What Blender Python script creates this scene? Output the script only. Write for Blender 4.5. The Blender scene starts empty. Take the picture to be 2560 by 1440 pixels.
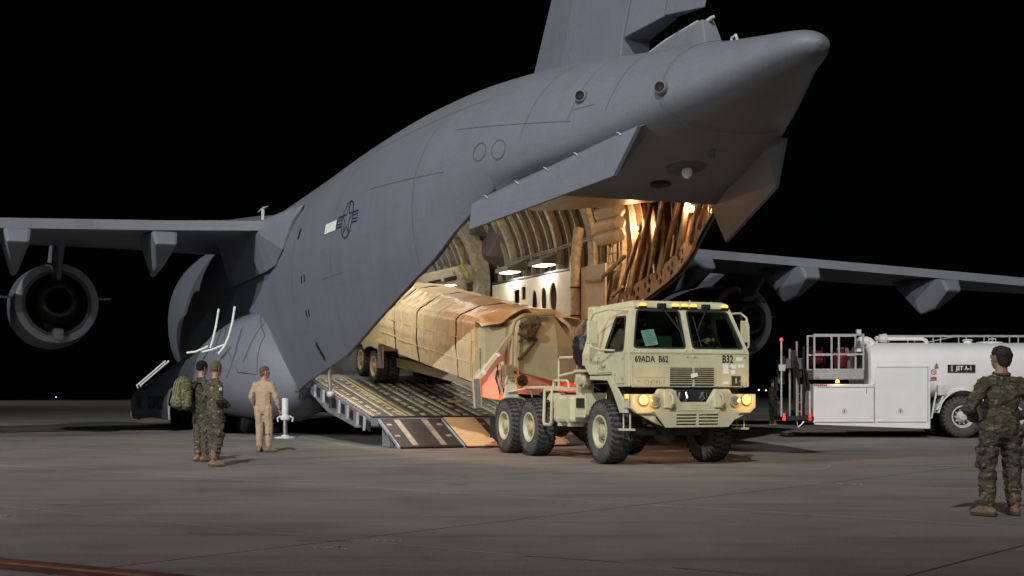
import bpy, bmesh, math, random
from mathutils import Vector, Matrix, noise
from mathutils.geometry import tessellate_polygon
R = math.radians
random.seed(7)
scene = bpy.context.scene
col = scene.collection

# ---------------------------------------------------------------- camera, world, light
FPX, HOR, EYE = 3450.0, 978.0, 1.32          # focal length in px of the 2560 px photo, horizon row, eye height
cam_d = bpy.data.cameras.new('camera'); cam = bpy.data.objects.new('camera', cam_d); col.objects.link(cam)
cam.location = (0, 0, EYE); cam.rotation_euler = (R(90), 0, 0)
cam_d.sensor_width = 36; cam_d.lens = FPX / 2560 * 36; cam_d.shift_y = (HOR - 720) / 2560
cam_d.clip_start = 0.2; cam_d.clip_end = 6000
scene.camera = cam
world = bpy.data.worlds.new('World'); scene.world = world; world.use_nodes = True
bg = world.node_tree.nodes['Background']; bg.inputs[0].default_value = (0.32, 0.38, 0.55, 1); bg.inputs[1].default_value = 0.0016
scene.view_settings.view_transform = 'Standard'; scene.view_settings.look = 'None'
scene.view_settings.exposure = 0; scene.view_settings.gamma = 1; scene.view_settings.use_curve_mapping = False
# the apron's floodlight masts: a near high one behind the photographer, one to the left, a far low one
def flood(name, loc, at, energy, c, size):
    d = bpy.data.lights.new(name, 'SPOT'); o = bpy.data.objects.new(name, d); col.objects.link(o); o.location = loc
    o.rotation_euler = (Vector(at) - Vector(loc)).to_track_quat('-Z', 'Y').to_euler()
    d.energy = energy; d.color = c; d.spot_size = R(size); d.spot_blend = 1.0; d.shadow_soft_size = 0.45
flood('near_floodlight', (-9.5, -46.5, 54.0), (6, 80, 0), 290000, (1.0, 0.97, 0.92), 48)
flood('left_floodlight', (-85.0, -41.0, 33.5), (4, 50, 0), 245000, (0.97, 0.99, 1.0), 38)
flood('far_floodlight', (-17.8, -92.0, 24.6), (4, 50, 2), 48000, (0.97, 1.0, 1.0), 38)
flood('taxiway_floodlight', (-150.0, 150.0, 30.0), (-45, 165, 0), 190000, (1.0, 0.96, 0.88), 66)

# ---------------------------------------------------------------- pixel helpers (camera level: depth is world Y)
def gpt(x, y, z=0.0):
    d = (EYE - z) * FPX / (y - HOR)
    return Vector(((x - 1280) / FPX * d, d, z))
def ppt(x, y, d): return Vector(((x - 1280) / FPX * d, d, EYE + (HOR - y) / FPX * d))

# ---------------------------------------------------------------- materials
MATS = {}
def mat(name, c, rough=0.6, metal=0.0, var=0.12, vscale=3.0, bump=0.0, bscale=60.0, spec=0.4, c2=None, coat=0.0, stretch=None):
    if name in MATS: return MATS[name]
    m = bpy.data.materials.new(name); m.use_nodes = True; nt = m.node_tree; N = nt.nodes; L = nt.links
    b = N['Principled BSDF']; b.inputs['Roughness'].default_value = rough; b.inputs['Metallic'].default_value = metal
    b.inputs['Specular IOR Level'].default_value = spec; b.inputs['Coat Weight'].default_value = coat
    tc = N.new('ShaderNodeTexCoord'); src = tc.outputs['Object']
    if stretch:
        mp = N.new('ShaderNodeMapping'); mp.inputs['Scale'].default_value = stretch; L.new(src, mp.inputs[0]); src = mp.outputs[0]
    n = N.new('ShaderNodeTexNoise'); n.inputs['Scale'].default_value = vscale; n.inputs['Detail'].default_value = 6; n.inputs['Roughness'].default_value = 0.62
    L.new(src, n.inputs['Vector'])
    r = N.new('ShaderNodeValToRGB'); r.color_ramp.elements[0].position = 0.3; r.color_ramp.elements[1].position = 0.7
    lo = c2 if c2 else tuple(v * (1 - var) for v in c); hi = c if c2 else tuple(min(1, v * (1 + var)) for v in c)
    r.color_ramp.elements[0].color = (*lo, 1); r.color_ramp.elements[1].color = (*hi, 1)
    L.new(n.outputs['Fac'], r.inputs[0]); L.new(r.outputs[0], b.inputs['Base Color'])
    if bump:
        n2 = N.new('ShaderNodeTexNoise'); n2.inputs['Scale'].default_value = bscale; n2.inputs['Detail'].default_value = 4
        bp = N.new('ShaderNodeBump'); bp.inputs['Strength'].default_value = bump; bp.inputs['Distance'].default_value = 0.02
        L.new(src, n2.inputs['Vector']); L.new(n2.outputs['Fac'], bp.inputs['Height']); L.new(bp.outputs[0], b.inputs['Normal'])
    MATS[name] = m
    return m
def emit(name, c, s):
    if name in MATS: return MATS[name]
    m = bpy.data.materials.new(name); m.use_nodes = True; b = m.node_tree.nodes['Principled BSDF']
    b.inputs['Base Color'].default_value = (*c, 1); b.inputs['Emission Color'].default_value = (*c, 1); b.inputs['Emission Strength'].default_value = s
    MATS[name] = m
    return m
def glass(name, c=(0.012, 0.02, 0.018), alpha=0.35):
    if name in MATS: return MATS[name]
    m = bpy.data.materials.new(name); m.use_nodes = True; nt = m.node_tree; N = nt.nodes
    g = N.new('ShaderNodeBsdfGlossy'); g.inputs['Roughness'].default_value = 0.03
    t = N.new('ShaderNodeBsdfTransparent'); t.inputs[0].default_value = (0.72, 0.82, 0.76, 1)
    f = N.new('ShaderNodeFresnel'); f.inputs[0].default_value = 1.4
    mx = N.new('ShaderNodeMixShader'); nt.links.new(f.outputs[0], mx.inputs[0]); nt.links.new(t.outputs[0], mx.inputs[1]); nt.links.new(g.outputs[0], mx.inputs[2])
    nt.links.new(mx.outputs[0], N['Material Output'].inputs[0])
    MATS[name] = m
    return m
def camo(name, tones, scale=7.0, stretch=(1, 1, 1.7)):
    if name in MATS: return MATS[name]
    m = bpy.data.materials.new(name); m.use_nodes = True; nt = m.node_tree; N = nt.nodes; L = nt.links
    b = N['Principled BSDF']; b.inputs['Roughness'].default_value = 0.9; b.inputs['Specular IOR Level'].default_value = 0.15
    tc = N.new('ShaderNodeTexCoord'); mp = N.new('ShaderNodeMapping'); mp.inputs['Scale'].default_value = stretch; L.new(tc.outputs['Object'], mp.inputs[0])
    prev = None
    for i, (c, th, sc) in enumerate(tones):
        n = N.new('ShaderNodeTexNoise'); n.noise_dimensions = '4D'; n.inputs['W'].default_value = i * 7.3 + 1.1
        n.inputs['Scale'].default_value = scale * sc; n.inputs['Detail'].default_value = 4; n.inputs['Roughness'].default_value = 0.55; n.inputs['Distortion'].default_value = 0.6
        L.new(mp.outputs[0], n.inputs['Vector'])
        r = N.new('ShaderNodeValToRGB'); r.color_ramp.elements[0].position = th; r.color_ramp.elements[1].position = th + 0.010
        L.new(n.outputs['Fac'], r.inputs[0])
        mx = N.new('ShaderNodeMix'); mx.data_type = 'RGBA'
        L.new(r.outputs[0], mx.inputs[0])
        if prev: L.new(prev, mx.inputs[6])
        else: mx.inputs[6].default_value = (*c, 1)
        mx.inputs[7].default_value = (*c, 1); prev = mx.outputs[2]
    L.new(prev, b.inputs['Base Color'])
    n2 = N.new('ShaderNodeTexNoise'); n2.inputs['Scale'].default_value = 28; n2.inputs['Detail'].default_value = 5
    bp = N.new('ShaderNodeBump'); bp.inputs['Strength'].default_value = 0.5; bp.inputs['Distance'].default_value = 0.02
    L.new(tc.outputs['Object'], n2.inputs['Vector']); L.new(n2.outputs['Fac'], bp.inputs['Height']); L.new(bp.outputs[0], b.inputs['Normal'])
    MATS[name] = m
    return m
def skin_mat():
    m = bpy.data.materials.new('aircraft_grey'); m.use_nodes = True; nt = m.node_tree; N = nt.nodes; L = nt.links; MATS['aircraft_grey'] = m
    b = N['Principled BSDF']; b.inputs['Roughness'].default_value = 0.52; b.inputs['Specular IOR Level'].default_value = 0.35
    tc = N.new('ShaderNodeTexCoord'); out = None
    def layer(sc, stretch, lo, hi, p0=0.3, p1=0.7, det=6):
        nonlocal out
        mp = N.new('ShaderNodeMapping'); mp.inputs['Scale'].default_value = stretch; L.new(tc.outputs['Object'], mp.inputs[0])
        n = N.new('ShaderNodeTexNoise'); n.inputs['Scale'].default_value = sc; n.inputs['Detail'].default_value = det; n.inputs['Roughness'].default_value = 0.65; L.new(mp.outputs[0], n.inputs['Vector'])
        r = N.new('ShaderNodeMapRange'); r.inputs[1].default_value = p0; r.inputs[2].default_value = p1; r.inputs[3].default_value = lo; r.inputs[4].default_value = hi; L.new(n.outputs['Fac'], r.inputs[0]); push(r.outputs[0])
    def push(o):
        nonlocal out
        if out is None: out = o
        else:
            q = N.new('ShaderNodeMath'); q.operation = 'MULTIPLY'; L.new(out, q.inputs[0]); L.new(o, q.inputs[1]); out = q.outputs[0]
    layer(0.45, (1, 1, 1), 0.92, 1.05); layer(1.6, (2.2, 1, 0.35), 0.94, 1.04); layer(22, (1, 1, 1), 0.92, 1.06, det=3)
    sp = N.new('ShaderNodeSeparateXYZ'); L.new(tc.outputs['Object'], sp.inputs[0]); cb = N.new('ShaderNodeCombineXYZ'); L.new(sp.outputs[0], cb.inputs[0]); L.new(sp.outputs[2], cb.inputs[1])
    br = N.new('ShaderNodeTexBrick'); br.inputs['Scale'].default_value = 1.0; br.inputs['Brick Width'].default_value = 1.9; br.inputs['Row Height'].default_value = 0.95; br.inputs['Mortar Size'].default_value = 0.006
    br.inputs['Color1'].default_value = (1, 1, 1, 1); br.inputs['Color2'].default_value = (0.97, 0.97, 0.97, 1); br.inputs['Mortar'].default_value = (0.87, 0.87, 0.87, 1); L.new(cb.outputs[0], br.inputs['Vector']); push(br.outputs['Color'])
    mx = N.new('ShaderNodeMix'); mx.data_type = 'RGBA'; mx.blend_type = 'MULTIPLY'; mx.inputs[0].default_value = 1; mx.inputs[6].default_value = (0.150, 0.162, 0.194, 1); L.new(out, mx.inputs[7]); L.new(mx.outputs[2], b.inputs['Base Color'])
    n = N.new('ShaderNodeTexNoise'); n.inputs['Scale'].default_value = 1.4; n.inputs['Detail'].default_value = 2; L.new(tc.outputs['Object'], n.inputs['Vector'])
    bp = N.new('ShaderNodeBump'); bp.inputs['Strength'].default_value = 0.12; bp.inputs['Distance'].default_value = 0.06; L.new(n.outputs['Fac'], bp.inputs['Height']); L.new(bp.outputs[0], b.inputs['Normal'])
    return m
GREY = skin_mat()
GREYD = mat('aircraft_seam', (0.075, 0.08, 0.095), 0.7)
GREYL = mat('aircraft_edge_light', (0.42, 0.44, 0.47), 0.4, var=0.2, vscale=8)
BLACK = mat('black_paint', (0.012, 0.012, 0.013), 0.6)
SAND = mat('sand_paint', (0.505, 0.495, 0.325), 0.6, var=0.11, vscale=3.5, bump=0.05, bscale=40)
SANDD = mat('sand_paint_worn', (0.40, 0.36, 0.235), 0.6, var=0.22, vscale=14, bump=0.05)
TANT = mat('trailer_tan', (0.56, 0.44, 0.26), 0.6, var=0.06, vscale=2)
RUB = mat('tyre_rubber', (0.030, 0.030, 0.031), 0.85, var=0.35, vscale=9, bump=0.15, bscale=50, spec=0.25)
RUBD = mat('tyre_side_dusty', (0.085, 0.083, 0.082), 0.9, var=0.35, vscale=7, bump=0.1, bscale=60, spec=0.2)
DARK = mat('dark_metal', (0.03, 0.03, 0.032), 0.55, 0.3, var=0.3, vscale=12)
STEEL = mat('bare_metal', (0.42, 0.42, 0.42), 0.35, 0.85, var=0.2, vscale=9)
WHITE = mat('white_paint', (0.82, 0.83, 0.84), 0.4, var=0.05, vscale=1.4)
WHITED = mat('white_paint_worn', (0.6, 0.61, 0.6), 0.5, var=0.2, vscale=6)
GLASS = glass('window_glass')

# ---------------------------------------------------------------- mesh builder
class MB:
    def __init__(s): s.v = []; s.f = []
    def add(s, vs, fs):
        o = len(s.v); s.v += [Vector(p) for p in vs]; s.f += [tuple(i + o for i in f) for f in fs]; return s
    def box(s, c, d, M=None):
        x, y, z = d[0] / 2, d[1] / 2, d[2] / 2
        p = [Vector((a * x, b * y, e * z)) for a in (-1, 1) for b in (-1, 1) for e in (-1, 1)]
        if M: p = [M @ q for q in p]
        return s.add([q + Vector(c) for q in p], [(0, 1, 3, 2), (4, 6, 7, 5), (0, 4, 5, 1), (2, 3, 7, 6), (0, 2, 6, 4), (1, 5, 7, 3)])
    def bar(s, a, b, w, h, up=(0, 0, 1)):
        a, b = Vector(a), Vector(b); x = (b - a); l = x.length; x.normalize(); u = Vector(up)
        if abs(x.dot(u)) > 0.98: u = Vector((1, 0, 0))
        y = u.cross(x).normalized(); z = x.cross(y)
        return s.box((a + b) / 2, (l, w, h), Matrix((x, y, z)).transposed())
    def rings(s, rs, cap=True, closed=True):
        n = len(rs[0]); o = len(s.v)
        for r in rs: s.v += [Vector(p) for p in r]
        for i in range(len(rs) - 1):
            for j in range(n if closed else n - 1):
                k = (j + 1) % n
                s.f.append((o + i * n + j, o + i * n + k, o + (i + 1) * n + k, o + (i + 1) * n + j))
        if cap:
            s.f.append(tuple(o + j for j in reversed(range(n)))); e = o + (len(rs) - 1) * n
            s.f.append(tuple(e + j for j in range(n)))
        return s
    def tube(s, path, r, n=8, cap=True):
        path = [Vector(p) for p in path]; rr = r if isinstance(r, (list, tuple)) else [r] * len(path); rs = []; up = None
        for i, p in enumerate(path):
            t = (path[min(i + 1, len(path) - 1)] - path[max(i - 1, 0)]).normalized()
            if up is None: up = Vector((0, 0, 1)) if abs(t.z) < 0.9 else Vector((1, 0, 0))
            x = up.cross(t)
            if x.length < 1e-4: x = Vector((1, 0, 0)).cross(t)
            x.normalize(); y = t.cross(x); up = y
            rs.append([p + (x * math.cos(2 * math.pi * k / n) + y * math.sin(2 * math.pi * k / n)) * rr[i] for k in range(n)])
        return s.rings(rs, cap)
    def lathe(s, prof, o=(0, 0, 0), ax=(1, 0, 0), n=24, cap=True):
        ax = Vector(ax).normalized(); o = Vector(o); u = Vector((0, 0, 1)) if abs(ax.z) < 0.9 else Vector((1, 0, 0))
        x = u.cross(ax).normalized(); y = ax.cross(x)
        return s.rings([[o + ax * h + (x * math.cos(2 * math.pi * k / n) + y * math.sin(2 * math.pi * k / n)) * max(r, 1e-4) for k in range(n)] for h, r in prof], cap)
    def plate(s, loops, o, ux, uy, th):
        """flat plate with holes: loops of 2d points (first is the outline), thickness along ux x uy"""
        o, ux, uy = Vector(o), Vector(ux).normalized(), Vector(uy).normalized(); nz = ux.cross(uy)
        def area(l): return sum(l[i][0] * l[(i + 1) % len(l)][1] - l[(i + 1) % len(l)][0] * l[i][1] for i in range(len(l)))
        loops = [l if (area(l) > 0) == (i == 0) else l[::-1] for i, l in enumerate(loops)]
        flat = [p for l in loops for p in l]; n = len(flat)
        tri = tessellate_polygon([[Vector((p[0], p[1], 0)) for p in l] for l in loops])
        P = [o + ux * p[0] + uy * p[1] for p in flat]; fs = []
        for t in tri:
            a, b, c = t
            if (flat[b][0] - flat[a][0]) * (flat[c][1] - flat[a][1]) - (flat[b][1] - flat[a][1]) * (flat[c][0] - flat[a][0]) < 0: t = (a, c, b)
            fs.append(tuple(i + n for i in t)); fs.append(tuple(reversed(t)))
        k = 0
        for l in loops:
            m = len(l)
            for j in range(m): fs.append((k + j, k + (j + 1) % m, n + k + (j + 1) % m, n + k + j))
            k += m
        return s.add(P + [p + nz * th for p in P], fs)
    def hull(s, pts):
        bm = bmesh.new(); vs = [bm.verts.new(p) for p in pts]; r = bmesh.ops.convex_hull(bm, input=vs)
        bm.verts.index_update(); used = sorted({v.index for f in bm.faces for v in f.verts}); mp = {a: i for i, a in enumerate(used)}
        bm.verts.ensure_lookup_table()
        s.add([bm.verts[i].co.copy() for i in used], [tuple(mp[v.index] for v in f.verts) for f in bm.faces]); bm.free(); return s
    def ball(s, c, r, n=10, m=7):
        c = Vector(c); r = Vector(r) if isinstance(r, (tuple, list)) else Vector((r, r, r))
        return s.rings([[c + Vector((r.x * math.sin(t) * math.cos(2 * math.pi * k / n), r.y * math.sin(t) * math.sin(2 * math.pi * k / n), r.z * math.cos(t))) for k in range(n)]
                        for t in [math.pi * (i + 0.02) / (m + 0.04) for i in range(m + 1)]])
    def build(s, name, m, parent=None, smooth=False, bevel=0.0, ang=40, fixn=False):
        me = bpy.data.meshes.new(name); me.from_pydata([tuple(p) for p in s.v], [], s.f)
        if fixn:
            bm = bmesh.new(); bm.from_mesh(me); bmesh.ops.recalc_face_normals(bm, faces=bm.faces); bm.to_mesh(me); bm.free()
        me.update(); me.materials.append(m)
        if smooth: me.shade_smooth(); me.set_sharp_from_angle(angle=R(ang))
        o = bpy.data.objects.new(name, me); col.objects.link(o); o.parent = parent
        if bevel:
            b = o.modifiers.new('bevel', 'BEVEL'); b.width = bevel; b.segments = 2; b.limit_method = 'ANGLE'; b.angle_limit = R(35)
        return o
def box(name, c, d, m, parent=None, bevel=0.0, M=None): return MB().box(c, d, M).build(name, m, parent, bevel=bevel)
def tube(name, path, r, m, parent=None, n=8): return MB().tube(path, r, n).build(name, m, parent, smooth=True)
def tag(o, label, cat, group=None, kind=None):
    if label: o['label'] = label
    if cat: o['category'] = cat
    if group: o['group'] = group
    if kind: o['kind'] = kind
    return o
def empty(name, loc, rz=0.0):
    o = bpy.data.objects.new(name, None); col.objects.link(o); o.location = loc; o.rotation_euler = (0, 0, rz); o.empty_display_size = 0.3; return o
def copy_tree(o, parent=None, loc=None):
    c = o.copy(); col.objects.link(c); c.parent = parent
    if loc is not None: c.location = loc
    for ch in list(o.children): copy_tree(ch, c)
    return c
def lamp(name, kind, loc, energy, colr, parent, size=0.1, rot=None, size_y=None, spread=None):
    d = bpy.data.lights.new(name, kind); d.energy = energy; d.color = colr
    if kind == 'AREA':
        d.size = size
        if size_y: d.shape = 'RECTANGLE'; d.size_y = size_y
        if spread: d.spread = spread
    else: d.shadow_soft_size = size
    o = bpy.data.objects.new(name, d); col.objects.link(o); o.parent = parent; o.location = loc
    if rot is not None: o.rotation_euler = rot
    return o
def text_mesh(name, body, size, m, parent, o, ux, uy, fat=0.0, sx=1.0, align='CENTER', curve=None):
    cu = bpy.data.curves.new(name, 'FONT'); cu.body = body; cu.size = size; cu.align_x = align; cu.align_y = 'CENTER'; cu.offset = fat; cu.resolution_u = 2
    t = bpy.data.objects.new(name + '_tmp', cu); col.objects.link(t); bpy.context.view_layer.update()
    me = bpy.data.meshes.new_from_object(t.evaluated_get(bpy.context.evaluated_depsgraph_get())); bpy.data.objects.remove(t); bpy.data.curves.remove(cu)
    o, ux, uy = Vector(o), Vector(ux).normalized(), Vector(uy).normalized()
    for v in me.vertices: v.co = curve(v.co.x * sx, v.co.y) if curve else o + ux * v.co.x * sx + uy * v.co.y
    me.materials.clear(); me.materials.append(m); me.name = name
    ob = bpy.data.objects.new(name, me); col.objects.link(ob); ob.parent = parent; return ob
def interp(tab, x):
    """smooth interpolation through rows (x, a, b, ...)"""
    n = len(tab)
    if x <= tab[0][0]: return tab[0][1:]
    if x >= tab[-1][0]: return tab[-1][1:]
    i = max(k for k in range(n - 1) if tab[k][0] <= x)
    p1, p2 = tab[i], tab[i + 1]; p0 = tab[max(i - 1, 0)]; p3 = tab[min(i + 2, n - 1)]; h = p2[0] - p1[0]; t = (x - p1[0]) / h; out = []
    for j in range(1, len(p1)):
        d = (p2[j] - p1[j]) / h
        m1 = (p2[j] - p0[j]) / (p2[0] - p0[0]) if i > 0 else d; m2 = (p3[j] - p1[j]) / (p3[0] - p1[0]) if i + 2 < n else d
        if i > 0 and (p1[j] - p0[j]) * (p2[j] - p1[j]) <= 0: m1 = 0
        if i + 2 < n and (p2[j] - p1[j]) * (p3[j] - p2[j]) <= 0: m2 = 0
        out.append((2*t**3-3*t*t+1)*p1[j] + (t**3-2*t*t+t)*h*m1 + (-2*t**3+3*t*t)*p2[j] + (t**3-t*t)*h*m2)
    return out
def rrect(x0, y0, x1, y1, r, n=4):
    pts = []
    for cx, cy, a in ((x1 - r, y1 - r, 0), (x0 + r, y1 - r, 90), (x0 + r, y0 + r, 180), (x1 - r, y0 + r, 270)):
        pts += [(cx + r * math.cos(R(a + 90 * k / n)), cy + r * math.sin(R(a + 90 * k / n))) for k in range(n + 1)]
    return pts
def circ(cx, cy, rx, ry=None, n=14): return [(cx + rx * math.cos(2 * math.pi * k / n), cy + (ry or rx) * math.sin(2 * math.pi * k / n)) for k in range(n)]

# ================================================================ ground
def ground_mat(name, c, lo, scale=0.25, streak=True):
    m = bpy.data.materials.new(name); m.use_nodes = True; nt = m.node_tree; N = nt.nodes; L = nt.links
    b = N['Principled BSDF']; b.inputs['Roughness'].default_value = 0.8; b.inputs['Specular IOR Level'].default_value = 0.3
    g = N.new('ShaderNodeNewGeometry')
    def nz(sc, det, rough=0.6, st=None):
        n = N.new('ShaderNodeTexNoise'); n.inputs['Scale'].default_value = sc; n.inputs['Detail'].default_value = det; n.inputs['Roughness'].default_value = rough
        if st:
            mp = N.new('ShaderNodeMapping'); mp.inputs['Scale'].default_value = st; mp.inputs['Rotation'].default_value = (0, 0, R(32)); L.new(g.outputs['Position'], mp.inputs[0]); L.new(mp.outputs[0], n.inputs['Vector'])
        else: L.new(g.outputs['Position'], n.inputs['Vector'])
        return n
    a = nz(scale, 7); r = N.new('ShaderNodeValToRGB'); r.color_ramp.elements[0].position = 0.32; r.color_ramp.elements[1].position = 0.66
    r.color_ramp.elements[0].color = (*lo, 1); r.color_ramp.elements[1].color = (*c, 1); L.new(a.outputs['Fac'], r.inputs[0]); out = r.outputs[0]
    def mul(nn, p0, p1, dark):
        nonlocal out
        q = N.new('ShaderNodeValToRGB'); q.color_ramp.elements[0].position = p0; q.color_ramp.elements[1].position = p1
        q.color_ramp.elements[0].color = (dark, dark, dark, 1); L.new(nn.outputs['Fac'], q.inputs[0])
        x = N.new('ShaderNodeMix'); x.data_type = 'RGBA'; x.blend_type = 'MULTIPLY'; x.inputs[0].default_value = 1; L.new(out, x.inputs[6]); L.new(q.outputs[0], x.inputs[7]); out = x.outputs[2]
    mul(nz(38, 5, 0.75), 0.30, 0.62, 0.62); mul(nz(0.35, 3), 0.35, 0.5, 0.82)
    if streak: mul(nz(1.2, 5, 0.6, (0.18, 1.6, 1)), 0.36, 0.5, 0.8); mul(nz(0.9, 6, 0.7), 0.30, 0.38, 0.60); mul(nz(2.7, 7, 0.75), 0.34, 0.40, 0.75)
    L.new(out, b.inputs['Base Color'])
    bp = N.new('ShaderNodeBump'); bp.inputs['Strength'].default_value = 0.6; bp.inputs['Distance'].default_value = 0.012
    L.new(nz(45, 5).outputs['Fac'], bp.inputs['Height']); L.new(bp.outputs[0], b.inputs['Normal'])
    return m
CONC = ground_mat('apron_concrete', (0.315, 0.296, 0.272), (0.225, 0.211, 0.194))
GRASS = ground_mat('dry_grass', (0.03, 0.03, 0.02), (0.015, 0.016, 0.011), 0.05, False)
SEAL = mat('joint_sealant', (0.03, 0.03, 0.032), 0.9)
terrain = MB().add([(-3000, -400, -0.30), (3000, -400, -0.30), (3000, 5000, -0.30), (-3000, 5000, -0.30)], [(0, 1, 2, 3)]).build('terrain', GRASS); terrain['kind'] = 'structure'
apron = MB().add([(-260, -60, -0.014), (260, -60, -0.014), (260, 300, -0.014), (-260, 300, -0.014)], [(0, 1, 2, 3)]).build('apron', CONC); apron['kind'] = 'structure'
# concrete slabs: grid turned 38.5 degrees, 4.87 m apart
GD = Vector((math.sin(R(38.5)), math.cos(R(38.5)), 0)); GN = Vector((GD.y, -GD.x, 0)); SP = 4.87
slab_me = None
for i in range(-12, 9):
    for j in range(-1, 14):
        c = GN * (-8.8 + SP * (i + 0.5)) + GD * (8.71 + SP * (j + 0.5))
        if not (3 < c.y < 58 and abs(c.x) < c.y * 0.40 + 4.6): continue
        if slab_me is None:
            h = SP / 2 - 0.018
            s = MB().box((0, 0, -0.15), (2 * h, 2 * h, 0.3)).build('concrete_slab', CONC, apron); slab_me = s
        else:
            s = slab_me.copy(); col.objects.link(s)
        s.location = c; s.rotation_euler = (0, 0, -R(38.5))
for k in range(-9, 9):
    o = GN * (-8.8 + SP * k); MB().bar(o + GD * 2 + Vector((0, 0, -0.006)), o + GD * 70 + Vector((0, 0, -0.006)), 0.035, 0.006).build('joint_sealant', SEAL, apron)
for k in range(-1, 13):
    o = GD * (8.71 + SP * k); MB().bar(o - GN * 60 + Vector((0, 0, -0.0066)), o + GN * 35 + Vector((0, 0, -0.0066)), 0.035, 0.006).build('joint_sealant', SEAL, apron)
YEL = mat('line_yellow', (0.50, 0.36, 0.07), 0.8, var=0.3, vscale=6); REDP = mat('line_red', (0.15, 0.045, 0.04), 0.85, var=0.5, vscale=5); CHALK = mat('chalk_white', (0.38, 0.37, 0.35), 0.9, var=0.5, vscale=25)
def strip(name, pts, w, m, z=0.005):
    mb = MB(); pts = [Vector((p[0], p[1], z)) for p in pts]; L_, R_ = [], []
    for i, p in enumerate(pts):
        t = (pts[min(i + 1, len(pts) - 1)] - pts[max(i - 1, 0)]).normalized(); n = Vector((-t.y, t.x, 0)) * w / 2
        L_.append(p + n); R_.append(p - n)
    k = len(pts); mb.add(L_ + R_, [(i, k + i, k + i + 1, i + 1) for i in range(k - 1)]); o = mb.build(name, m, apron); return o
a, b = Vector((-14.08, 37.95)), Vector((8.03, 24.1)); dv = (b - a).normalized()
strip('yellow_line', [a - dv * 30, a, b, b + dv * 12], 0.12, YEL)
a, b = gpt(0, 1409), gpt(330, 1440); dv = (b - a).normalized()
strip('red_line', [a - dv * 6, a, b, b + dv * 6], 0.46, REDP); strip('yellow_line', [a - dv * 6 , b + dv * 6], 0.10, mat('line_yellow_worn', (0.26, 0.17, 0.05), 0.85, var=0.5, vscale=8), 0.009)
strip('chalk_mark', [gpt(x, y) for x, y in ((1700, 1187), (1800, 1186), (1900, 1183), (1990, 1178), (2050, 1172), (2075, 1167), (2070, 1165))], 0.035, CHALK, 0.004)
strip('chalk_mark', [gpt(x, y) for x, y in ((1890, 1150), (1960, 1157), (2060, 1160))], 0.03, CHALK, 0.004)
for (x0, x1, y) in ((780, 870, 1370), (930, 1005, 1352), (2090, 2150, 1210), (1640, 1710, 1266), (0, 40, 1290)):
    q = x0
    while q < x1:
        e = q + random.uniform(6, 13); strip('chalk_mark', [gpt(q, y + (q - x0) * 0.05 - 2), gpt((q + e) / 2, y + random.uniform(-3, 3)), gpt(e, y + (q - x0) * 0.05)], 0.03, CHALK, 0.004); q = e + 5
TAR = mat('tar_crack', (0.05, 0.048, 0.046), 0.9)
for pts in (((1310, 1390), (1480, 1402), (1560, 1408)), ((1680, 1420), (1900, 1438)), ((470, 1333), (560, 1337), (640, 1334)), ((1875, 1284), (1960, 1288)), ((740, 1352), (880, 1354))):
    strip('crack', [gpt(*p) for p in pts], 0.018, TAR, 0.004)
# far lights beyond the apron
def far_light(name, x, y, d, h, c, s, label):
    p = ppt(x, y, d); r = empty(name, (p.x, p.y, -0.3 if d > 300 else -0.014))
    z0 = p.z - r.location.z
    MB().tube([(0, 0, 0), (0, 0, max(z0 - h, 0.02))], h * 0.5).build('post', DARK, r); MB().ball((0, 0, z0), h).build('lamp_globe', emit(name + '_glow', c, s), r)
    return tag(r, label, 'light')
far_light('taxiway_light', 140, 993, 290, 0.13, (0.25, 0.3, 1.0), 6, 'small blue taxiway light at the far left edge of the apron')
far_light('apron_lamp', 1897, 975, 900, 0.45, (1, 0.85, 0.6), 4, 'tiny distant lamp on the horizon nearest the truck mirror')
far_light('apron_lamp', 1915, 976, 900, 0.45, (0.9, 0.9, 1.0), 4, 'tiny distant lamp on the horizon, right of the other one')

# ================================================================ cargo aircraft.  Local frame: x aft, y starboard (right in the picture), z up
AR = -R(67.5)
plane = empty('cargo_aircraft', (-0.4, 32.4, 0), AR)
tag(plane, 'huge grey military transport aircraft with its rear ramp lowered', 'aircraft')
#        s      w     zc    zt    zb    n
FT = [(-35.8, 0.25, 3.2, 3.45, 2.95, 2), (-35.2, 0.95, 3.3, 4.1, 2.5, 2), (-34.2, 1.65, 3.45, 4.8, 2.1, 2), (-32.5, 2.45, 3.8, 6.2, 1.6, 2.2), (-30, 3.05, 4.3, 7.4, 1.3, 2.4),
      (-27, 3.34, 4.45, 7.5, 1.2, 2.8), (-23, 3.40, 4.5, 7.6, 1.12, 3.2), (-16, 3.40, 4.5, 7.55, 1.1, 4), (-8.3, 3.42, 4.55, 7.8, 1.1, 4), (-3.4, 3.43, 4.65, 8.05, 1.72, 4),
      (0, 3.40, 4.8, 8.1, 2.5, 4), (3, 3.22, 5.05, 8.0, 3.4, 3.8), (5.2, 2.9, 5.4, 7.8, 4.5, 4.5), (6.2, 2.68, 5.62, 7.68, 5.04, 4.5), (8, 2.15, 5.82, 7.42, 5.2, 3.6),
      (9.5, 1.65, 5.98, 7.2, 5.4, 2.6), (11, 1.05, 6.22, 6.98, 5.76, 2.3), (12, 0.62, 6.42, 6.84, 6.08, 2.1), (12.5, 0.43, 6.47, 6.77, 6.20, 2), (12.75, 0.33, 6.49, 6.71, 6.28, 2), (12.9, 0.20, 6.49, 6.63, 6.36, 2), (12.97, 0.05, 6.49, 6.53, 6.46, 2)]
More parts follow.
